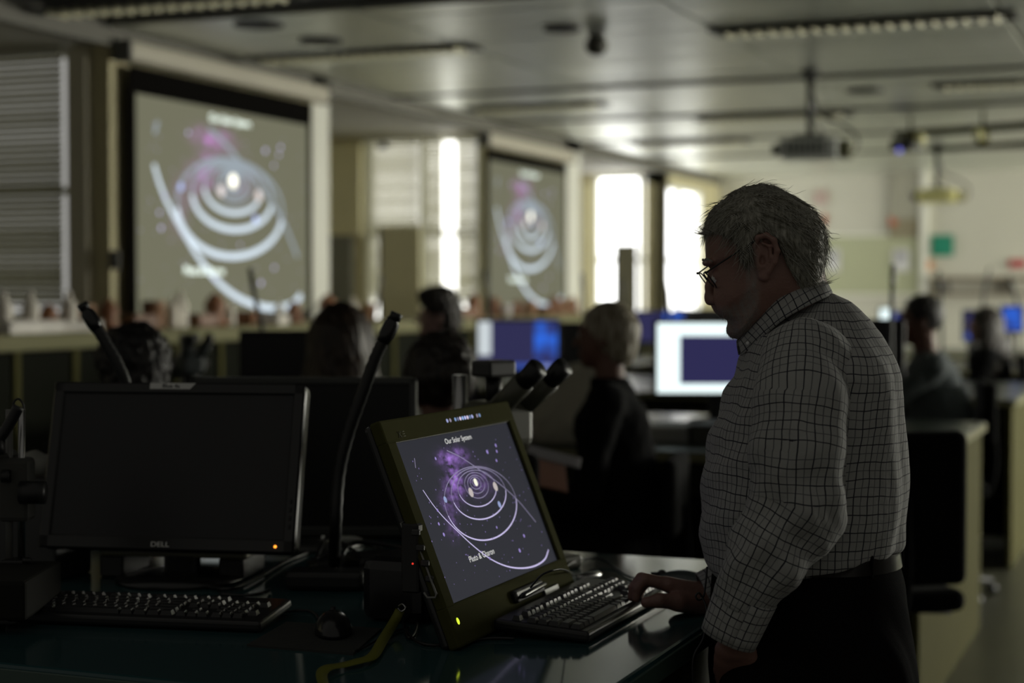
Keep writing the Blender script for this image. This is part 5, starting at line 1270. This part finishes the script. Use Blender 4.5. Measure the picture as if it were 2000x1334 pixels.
# far sleeve
fs = [MP(1560, 705, .148), MP(1535, 800, .20), MP(1520, 960, .22), MP(1470, 1095, .21), MP(1405, 1150, .192)]
s, V, Q, N, u, th = sleeve('sleeve', fs, [.058, .06, .058, .050, .036], 2, .06)
V = folds(V, N, [((60, 30, 70), .003, .5, 2.5, None)])
link('sleeve', npmesh('sleeve', V, Q, M_chk, loopuv(V, Q, np.stack([th * .06, u], 1), 2 * PI * .06)), shirt)
cuffed(MP(1420, 1140, .193), MP(1376, 1160, .19), .039, .0365)
# collar
top = [(1608,541,0),(1593,543,.030),(1563,551,.050),(1532,567,.061),(1501,591,.062),(1471,625,.050),(1451,651,.028),(1441,667,.008)]
bot = [(1625,572,0),(1609,578,.045),(1579,589,.072),(1548,603,.082),(1516,622,.082),(1488,648,.067),(1467,671,.044),(1446,694,.016)]
def crow(ro, f): return [Vector(pt(x, y, f * w)) for x, y, w in ro]
for f in (-1, 1):
    a, b = smoothpath(crow(top, f), 6), smoothpath(crow(bot, f), 6); K = 6; vs = []; uv = []; s_ = 0
    for i in range(len(a)):
        if i: s_ += (a[i] - a[i - 1]).length
        for k in range(K + 1):
            t = k / K; p = a[i].lerp(b[i], t); p.y += f * .004 * math.sin(t * PI); vs.append(tuple(p)); uv.append((s_ * 1.0 + .004, t * .036 + .0105))
    Qs = [(i * (K + 1) + k, (i + 1) * (K + 1) + k, (i + 1) * (K + 1) + k + 1, i * (K + 1) + k + 1) for i in range(len(a) - 1) for k in range(K)]
    Q = np.array(Qs); Q = Q if f < 0 else Q[:, ::-1]
    o = link('collar', npmesh('collar', np.array(vs), Q, M_chk, np.array(uv)[Q].reshape(-1, 2)), shirt); md = o.modifiers.new('thickness', 'SOLIDIFY'); md.thickness = .0028; md.offset = 0
part('button', MB().ball(pt(1454, 669, -.040), (.0032, .0018, .0032), 8), mat('button_white', (.75, .75, .75), .25), shirt, 'tiny white collar button')
# trousers, belt, shoes
M_tr = mat('trouser_black', (.0075, .007, .0075), .95, spec=.02, noise=.2, nscale=200, bump=.2, bscale=400)
rows = [(1056,1408,1745,.172),(1092,1400,1749,.175),(1130,1392,1760,.182),(1200,1390,1768,.188),(1334,1394,1772,.185),(1400,1400,1768,.18)]
zt = [MP(0, r[0])[2] for r in rows][::-1]; cxt = [(MP(r[1], r[0])[0] + MP(r[2], r[0])[0]) / 2 for r in rows][::-1]; rxt = [(MP(r[2], r[0])[0] - MP(r[1], r[0])[0]) / 2 for r in rows][::-1]
R_ = Sculpt((-.26, -.26, .05), (.26, .26, zt[-1] + .02), .0075)
R_.loft(zt, cxt, rxt, [0] * 6, [r[3] for r in rows][::-1], 2.2, 0)
for q, x0 in ((-1, .06), (1, -.03)): R_.chain([(x0, q * .095, .84), (x0 + .01, q * .105, .50), (x0 + .03, q * .105, .09)], [.105, .088, .078], .03)
R_.ell(MP(1478, 1385, -.150), (.062, .055, .095), .03)
R_.plane((0, 0, -1), -.085)
V, Q = R_.extract(); V = relax(V, Q, 1, .5); N = vnormals(V, Q); V = folds(V, N, [((50, 30, 22), .0035, .4, 2.0, lambda V: np.clip((1.0 - V[:, 2]) / .1, 0, 1)), ((20, 20, 55), .004, .4, 2.0, lambda V: np.clip((.5 - V[:, 2]) / .2, 0, 1))])
trs = link('trousers', npmesh('trousers', V, Q, M_tr), man, 'black trousers')
def oval(z, g, n=48, x0=None):
    c = np.interp(z, zt, cxt); a = np.interp(z, zt, rxt) + g; b = np.interp(z, zt, [r[3] for r in rows][::-1]) + g
    return [(c + a * abs(math.cos(t)) ** (2 / 2.2) * math.copysign(1, math.cos(t)), b * abs(math.sin(t)) ** (2 / 2.2) * math.copysign(1, math.sin(t)), z) for t in [2 * PI * i / n for i in range(n)]]
zb0, zb1 = MP(0, 1092)[2], MP(0, 1062)[2]; b = MB(); o0, o1 = oval(zb0, .005), oval(zb1, .005); i0, i1 = oval(zb0, .001), oval(zb1, .001); n = 48
b.add(o0 + o1 + i0 + i1, [q for i in range(n) for q in [(i, (i + 1) % n, n + (i + 1) % n, n + i), (n + i, n + (i + 1) % n, 3 * n + (i + 1) % n, 3 * n + i), (2 * n + i, i, 0 + (i + 1) % n, 2 * n + (i + 1) % n)][:3]], True)
belt = part('belt', b, mat('belt_leather', (.012, .010, .009), .25), trs, 'dark leather belt')
for t in (.35, -.35, -1.1, -2.0, 2.6):
    c = oval((zb0 + zb1) / 2, .005, 360)[int(t / (2 * PI) * 360) % 360]; part('belt_loop', MB().rbox(c, (.006, .006, .036), .002, 1), M_tr, trs)
for q, x0 in ((-1, .09), (1, .0)):
    s = Sculpt((x0 - .22, q * .105 - .07, -.01), (x0 + .10, q * .105 + .07, .14), .005); s.ell((x0 - .10, q * .11, .035), (.10, .045, .045), .02).ell((x0 + .02, q * .105, .04), (.06, .042, .06), .02); s.plane((0, 0, -1), -.002)
    V, Q = s.extract(); link('shoe', npmesh('shoe', V, Q, M_blackg), man)
wm = lambda x, y, dz: man.matrix_basis @ Vector(MP(x, y, dz))
cable('thin black cord with a loop dangling from the man\'s shirt front', [wm(1381, 1108, -.04), wm(1378, 1140, -.06), wm(1374, 1165, -.08), wm(1364, 1172, -.09), wm(1359, 1164, -.09), wm(1365, 1158, -.09), wm(1373, 1170, -.09), wm(1380, 1195, -.1), wm(1374, 1245, -.12), wm(1354, 1285, -.13), wm(1353, 1345, -.13), wm(1356, 1420, -.12)], .0016, nm='cord', cat='cord')

# ------------------------------------------------------------------ seated people
def seated(label, px, pytop, d, phi, skin, hair, topm, legm, style='short', sc=1.0, arms='lap', lean=0.0, male=True, scarf=None, hc=None, seat=.58):
    base = W(px, pytop, d); topz = base.z; base.z = 0
    t = thing('person', label, 'person', tuple(base), YAW - phi, 'people seated at the benches')
    hz_ = topz / sc; sh_ = seat; k0 = hz_ - .012 - (.86 + sh_)              # stretch so that the crown reaches the right height
    z = lambda q: sh_ + q + k0 * min(1, max(0, (q - .1) / .5))
    Hd = Vector((-.03 - lean, 0, z(.745)))
    lo, hi = (-.62, -.30, 0.02), (.22, .30, z(.86) + .03)
    S = Sculpt(lo, hi, .0085)
    shw = .185 if male else .165
    S.chain([(.02, 0, z(.10)), (.03, 0, z(.28)), (.0 - lean * .5, 0, z(.45))], [.125, .11, .115], .05)
    S.cone((-.0 - lean * .6, -shw + .04, z(.535)), (0 - lean * .6, shw - .04, z(.535)), .052, .052, .05)
    S.cone((-.005 - lean * .7, 0, z(.55)), (Hd.x + .02, 0, z(.69)), .055, .05, .02)
    for q in (-1, 1):
        S.chain([(.02, q * .09, z(.08)), (-.42, q * .12, sh_ + .09), (-.40, q * .12, .24), (-.50, q * .12, .21)], [.095, .062, .042, .035], .03)
        if arms == 'chin' and q < 0:
            W_ = (Hd.x - .13, -.07, z(.62)); A = [(-.0 - lean * .6, q * shw, z(.52)), (-.26, q * .20, z(.36)), W_]
            S.chain(A, [.048, .042, .028], .02); hand(S, W_, (.25, .15, 1), (-1, 0, .2), (0, -1, 0), 1.0, 1.0, .006)
        else:
            W_ = (-.33, q * .13, z(.335) if arms != 'lap' else z(.20)); A = [(-.0 - lean * .6, q * shw, z(.52)), (-.06, q * (shw + .04), z(.28)), W_]
            S.chain(A, [.048, .042, .028], .02); hand(S, W_, (-1, -q * .3, -.05), (0, 0, 1), (0, -q, 0), .4, 1.0, .006)
        (AL if q < 0 else AR)[:] = A
    V1, Q1 = S.extract()
    Hs = Sculpt((Hd.x - .13, -.10, Hd.z - .16), (Hd.x + .12, .10, Hd.z + .14), .0042); h = Hd
    Hs.ell((h.x + .012, 0, h.z + .02), (.092, .073, .092), .01).ell((h.x - .035, 0, h.z - .035), (.055, .058, .082), .03).ell((h.x - .062, 0, h.z - .098), (.022, .024, .018), .02)
    Hs.chain([(h.x - .088, 0, h.z + .0), (h.x - .106, 0, h.z - .033)], [.007, .011], .008).ell((h.x - .088, 0, h.z - .066), (.010, .022, .006), .006).ell((h.x - .084, 0, h.z - .079), (.010, .020, .006), .006)
    Hs.cone((h.x + .02, 0, h.z - .05), (h.x + .02, 0, h.z - .155), .053, .053, .02)
    for q in (-1, 1):
        Hs.ell((h.x - .087, q * .031, h.z + .002), (.012, .015, .011), .006, 's').ell((h.x - .078, q * .030, h.z + .002), (.012, .012, .012), .003)
        Hs.ell((h.x + .008, q * .076, h.z - .012), (.017, .009, .031), .006).ell((h.x + .004, q * .086, h.z - .010), (.008, .006, .014), .003, 's')
        Hs.ell((h.x - .083, q * .028, h.z + .022), (.010, .018, .006), .006)
    V2, Q2 = Hs.extract(); V, Q = join([(V1, Q1), (V2, Q2)]); link('body', npmesh('body', V, Q, skin), t)
    for q in (-1, 1): part('eye', MB().ball((h.x - .0815, q * .030, h.z + .001), .0105, 10), M_eye, t); part('iris', MB().ball((h.x - .090, q * .030, h.z - .001), .0042, 8), M_iris, t)
    # top
    S = Sculpt((-.52, -.33, z(.0)), (.24, .33, z(.66)), .009)
    S.chain([(.02, 0, z(.06)), (.03, 0, z(.28)), (.0 - lean * .5, 0, z(.45))], [.155, .135, .14], .06)
    S.cone((-.0 - lean * .6, -shw + .03, z(.535)), (0 - lean * .6, shw - .03, z(.535)), .066, .066, .05)
    S.cone((-.0 - lean * .6, 0, z(.53)), (Hd.x * .5, 0, z(.60)), .082, .066, .02)
    for A in (AL, AR): S.chain(A, [.064, .057, .043], .03)
    S.bumpy(lambda X, Y, Z: .005 * wob(X, Y, Z, 32, 1) + .003 * wob(X, Y, Z, 70, 4)); S.plane((0, 0, -1), -z(.02)); S.plane((0, 0, 1), z(.595), .01)
    V, Q = S.extract(); tp = link('top', npmesh('top', V, Q, topm), t)
    S = Sculpt((-.62, -.27, .16), (.22, .27, z(.2)), .0095)
    S.cone((.03, 0, z(.10)), (.02, 0, z(.13)), .14, .14, .04)
    for q in (-1, 1): S.chain([(.02, q * .085, z(.09)), (-.42, q * .12, sh_ + .09), (-.40, q * .12, .24)], [.112, .078, .062], .03)
    S.plane((0, 0, -1), -.20); V, Q = S.extract(); link('trousers', npmesh('trousers', V, Q, legm), t)
    for q in (-1, 1):
        S = Sculpt((-.66, q * .12 - .06, .12), (-.34, q * .12 + .06, .29), .008); S.ell((-.53, q * .12, .20), (.10, .042, .035), .02).ell((-.42, q * .12, .215), (.05, .042, .05), .02); S.plane((0, 0, -1), -.168)
        V, Q = S.extract(); link('shoe', npmesh('shoe', V, Q, M_black), t)
    # hair
    big = style in ('long', 'bob')
    S = Sculpt((h.x - .17, -.20, h.z - (.46 if style == 'long' else .26)), (h.x + .26, .20, h.z + .20), .0055)
    S.ell((h.x + .018, 0, h.z + .027), (.100, .083, .098), .01)
    front_cut = None
    if style == 'curly':
        S.ell((h.x + .01, 0, h.z + .065), (.098, .088, .085), .02).ell((h.x - .045, 0, h.z + .10), (.055, .06, .035), .02).ell((h.x + .05, 0, h.z - .03), (.065, .075, .07), .02); S.bumpy(lambda X, Y, Z: .012 * wob(X, Y, Z, 95, 1) + .006 * wob(X, Y, Z, 190, 2))
    elif style == 'mop':
        S.ell((h.x + .02, 0, h.z + .03), (.12, .105, .105), .03).ell((h.x + .06, 0, h.z - .06), (.08, .09, .08), .03); S.bumpy(lambda X, Y, Z: .010 * wob(X, Y, Z, 70, 1) + .006 * wob(X, Y, Z, 150, 2))
    elif style == 'bun':
        S.ell((h.x + .02, 0, h.z + .02), (.112, .10, .105), .03); S.ell((h.x + .135, .02, h.z + .02), (.045, .045, .045), .015); S.bumpy(lambda X, Y, Z: .006 * wob(X, Y, Z, 90, 1))
    elif style == 'bob':
        S.ell((h.x + .048, 0, h.z + .005), (.085, .084, .090), .03).ell((h.x + .065, 0, h.z - .065), (.05, .066, .045), .03); S.bumpy(lambda X, Y, Z: .004 * wob(X, Y * .5, Z * .4, 120, 1))
    elif style == 'long':
        S.chain([(h.x + .03, 0, h.z), (h.x + .07, 0, h.z - .14), (h.x + .09, 0, h.z - .25)], [.098, .095, .085], .05)
        for q in (-1, 1): S.chain([(h.x + .02, q * .03, h.z - .02), (h.x + .035, q * .08, h.z - .18), (h.x + .06, q * .11, h.z - .30), (h.x + .05, q * .12, h.z - .36)], [.075, .058, .05, .03], .03)
        S.bumpy(lambda X, Y, Z: .006 * wob(X, Y, Z * .25, 110, 1))
    else: S.bumpy(lambda X, Y, Z: .004 * wob(X, Y, Z, 120, 1))
    S.ell((h.x - .085, 0, h.z - .05), (.095, .088, .095), .018, 's')                 # clears the face
    if style == 'short': S.ell((h.x - .10, 0, h.z - .02), (.075, .09, .085), .02, 's'); S.plane((-.45, 0, -1), -(h.x * .45) - (h.z - .045), .02)
    V, Q = S.extract(); link('hair', npmesh('hair', V, Q, hair), t)
    if scarf: part('collar', MB().tube(smoothpath([(Hd.x * .4 + .075 * math.cos(a), .085 * math.sin(a), z(.585) + .01 * math.cos(a)) for a in [2 * PI * i / 12 for i in range(13)]], 4), .018, 8), scarf, t)
    t.scale = (sc,) * 3
    return t, base
AL, AR = [], []
M_sk2 = skin_mat('skin_olive', (.17, .085, .06)); M_sk3 = skin_mat('skin_fair', (.46, .29, .26))
H_blk = hair_mat('black_hair', (.004, .003, .003), (.016, .012, .010)); H_brn = hair_mat('brown_hair', (.012, .007, .004), (.050, .028, .014)); H_bln = hair_mat('blonde_hair', (.14, .11, .055), (.55, .50, .40)); H_db = hair_mat('dark_brown_hair', (.008, .006, .005), (.028, .018, .012))
T_blk = mat('cloth_black', (.0045, .0045, .005), .95, spec=.15, bump=.2, bscale=150); T_nvy = mat('cloth_navy', (.012, .013, .02), .9, bump=.2, bscale=150); T_gry = mat('cloth_bluegrey', (.085, .10, .105), .9, bump=.2, bscale=150); T_brn = mat('cloth_brown', (.035, .022, .014), .9, bump=.2, bscale=150); T_lil = mat('cloth_lilac_grey', (.22, .21, .26), .9, bump=.2, bscale=150)
PEOPLE = [
 dict(label='dark-haired person seen from behind, left of the near screen\'s foot', px=262, pytop=637, d=4.85, phi=1.15, skin=M_sk2, hair=H_blk, topm=T_blk, legm=T_blk, style='mop'),
 dict(label='woman with long brown hair seen from behind', px=665, pytop=590, d=5.5, phi=1.45, skin=M_sk3, hair=H_brn, topm=T_brn, legm=T_blk, style='long', male=False),
 dict(label='man with curly dark hair in profile facing left', px=868, pytop=566, d=8.7, phi=.0, skin=M_sk3, hair=H_db, topm=T_lil, legm=T_nvy, style='curly', sc=1.06),
 dict(label='person with a dark bun seen from behind above the tablet', px=862, pytop=650, d=4.6, phi=1.3, skin=M_sk2, hair=H_db, topm=T_brn, legm=T_blk, style='bun', male=False),
 dict(label='blonde woman in a black jacket facing left in the middle', px=1196, pytop=586, d=5.5, sc=.90, phi=.22, skin=M_sk2, hair=H_bln, topm=T_blk, legm=T_blk, style='bob', male=False),
 dict(label='dark-haired man in a blue-grey shirt, hand at chin, right of the standing man', px=1830, pytop=573, d=8.1, phi=.15, skin=M_sk2, hair=H_blk, topm=T_gry, legm=T_nvy, style='short', arms='chin', lean=.05),
 dict(label='woman with long dark hair in a black top at the right edge', px=1930, pytop=598, d=11.6, phi=.25, skin=M_sk3, hair=H_db, topm=T_blk, legm=T_blk, style='long', male=False),
]
def chair(label, loc, rotz, backh=(.22, .50), m=M_black, arms=False, bm=None):
    t = thing('swivel_chair', label, 'chair', loc, rotz, 'tall swivel laboratory chairs'); sh_ = .54
    part('seat', MB().rbox((0, 0, sh_ - .005), (.44, .46, .07), .03, 3), m, t)
    part('backrest', MB().rbox((.23, 0, sh_ + (backh[0] + backh[1]) / 2), (.06, .42, backh[1] - backh[0]), .028, 3), bm or m, t)
    part('back_bracket', MB().tube(smoothpath([(.05, 0, sh_ - .05), (.22, 0, sh_ - .05), (.275, 0, sh_ + .08), (.265, 0, sh_ + .32)]), .014, 8), T_blk, t)
    part('column', MB().cyl((0, 0, .09), (0, 0, sh_ - .04), .025, 14), M_dark, t); part('lever', MB().cyl((.02, .02, sh_ - .055), (.06, .26, sh_ - .07), .006, 8), M_black, t)
    part('foot_ring', MB().tube([(.20 * math.cos(a), .20 * math.sin(a), .15) for a in [2 * PI * i / 24 for i in range(25)]], .009, 8), M_steel, t)
    sp = MB()
    for i in range(3): a = 2 * PI * i / 3; sp.cyl((0, 0, .15), (.2 * math.cos(a), .2 * math.sin(a), .15), .006, 6)
    part('ring_spoke', sp, M_steel, t)
    for i in range(5):
        a = 2 * PI * i / 5 + .3; part('base_leg', MB().tube([(.03 * math.cos(a), .03 * math.sin(a), .10), (.29 * math.cos(a), .29 * math.sin(a), .065)], [.022, .015], 8), M_black, t)
        part('caster', MB().cyl((.29 * math.cos(a) - .015 * math.sin(a), .29 * math.sin(a) + .015 * math.cos(a), .027), (.29 * math.cos(a) + .015 * math.sin(a), .29 * math.sin(a) - .015 * math.cos(a), .027), .026, 12), M_blackg, t)
    return t
CL = ['black swivel chair under the person at far left', 'black swivel chair under the long brown-haired woman', 'black swivel chair under the curly-haired man', 'black swivel chair under the person with the bun', 'black swivel chair under the blonde woman', 'black swivel chair under the blue-grey shirted man', 'black swivel chair under the woman at the right edge']
for cfg, cl in zip(PEOPLE, CL):
    t, b0 = seated(**cfg); s_ = t.scale[0]
    c = chair(cl, (b0.x, b0.y, 0), t.rotation_euler.z, m=T_blk); c.scale = (s_,) * 3
    
# empty black chair right of the man
p = W(1690, 1160, 5.2); chair('empty black swivel chair right of the standing man', (p.x, p.y, 0), YAW - PI / 2 + .25, (.05, .51), T_blk)
# pale coat lying in a heap on the second bench
v = Wy(1092, 860, 5.97)
S = Sculpt((-.30, -.22, -.01), (.32, .22, .36), .009)
S.ell((0, 0, .09), (.24, .16, .16), .03).ell((-.10, 0, .13), (.12, .12, .10), .04).ell((.10, .02, .20), (.14, .09, .10), .05).ell((.2, -.02, .1), (.09, .13, .13), .03)
S.bumpy(lambda X, Y, Z: .010 * wob(X, Y, Z, 34, 1) + .005 * wob(X, Y, Z, 60, 3)); S.plane((0, 0, -1), 0); V, Q = S.extract()
o = link('coat', npmesh('coat', V, Q, mat('coat_pale', (.55, .53, .42), .9, bump=.3, bscale=120)), None, 'pale grey-beige coat lying in a heap on the bench beside the blonde woman', (v.x, v.y, .9), (0, 0, .1)); o['category'] = 'coat'
def sheet(px, py, d, w, h, rz_, tilt, m, label, name='paper_sheet', cat='paper'):
    v = W(px, py, d); return solo(name, MB().rbox((0, 0, 0), (w, h, .006), .002, 1), m, label, cat, None, tuple(v), (tilt, .25, rz_))
sheet(1082, 892, 4.62, .15, .05, YAW, .5, mat('paper_grey', (.30, .29, .30), .8), 'white paper edge resting by the blonde woman\'s lap')
sheet(1076, 928, 4.62, .10, .09, YAW + .5, 1.0, mat('folder_orange', (.13, .04, .012), .7), 'orange folder held low before the blonde woman', 'folder', 'folder')
# things under and on the second bench
for px, py, dd, w_, h_, m, lb in [(1330, 985, 6.0, .26, .20, mat('bin_pale', (.26, .25, .19), .6), 'pale storage crate under the second bench'), (1345, 1060, 5.9, .30, .10, mat('bin_brown', (.14, .10, .07), .6), 'low brownish box under the second bench'),
                                  (975, 790, 6.6, .12, .10, mat('bin_lilac', (.16, .16, .20), .5), 'small lilac-grey box behind the microscope')]:
    v = W(px, py, dd); zc = max(v.z, .0 + h_ / 2)
    if dd < 6.3: zc = h_ / 2 + (.02 if 'low' in lb else .26)
    else: zc = .9 + h_ / 2; v = Wy(px, py, 6.0)
    t = thing('storage_box', lb, 'box', (v.x, v.y, zc - h_ / 2)); part('container', MB().rbox((0, 0, h_ / 2), (w_, .2, h_), .01, 2), m, t); part('lid', MB().rbox((0, 0, h_ - .01), (w_ + .012, .212, .02), .005, 1), M_grey, t)
v = Wy(1318, 858, 6.2); solo('paper_stack', MB().rbox((0, 0, .03), (.22, .28, .06), .004, 1), mat('paper_grey2', (.22, .22, .22), .7), 'grey stack of papers below the white-lit monitor', 'papers', None, (v.x, v.y, .9))
v = Wy(1412, 858, 6.2); solo('paper_stack', MB().rbox((0, 0, .035), (.20, .28, .07), .004, 1), mat('binder_dark', (.05, .05, .04), .6), 'dark flat binder beside the papers below the white-lit monitor', 'binder', None, (v.x, v.y, .9))
v = Wz(1300, 900, .3)
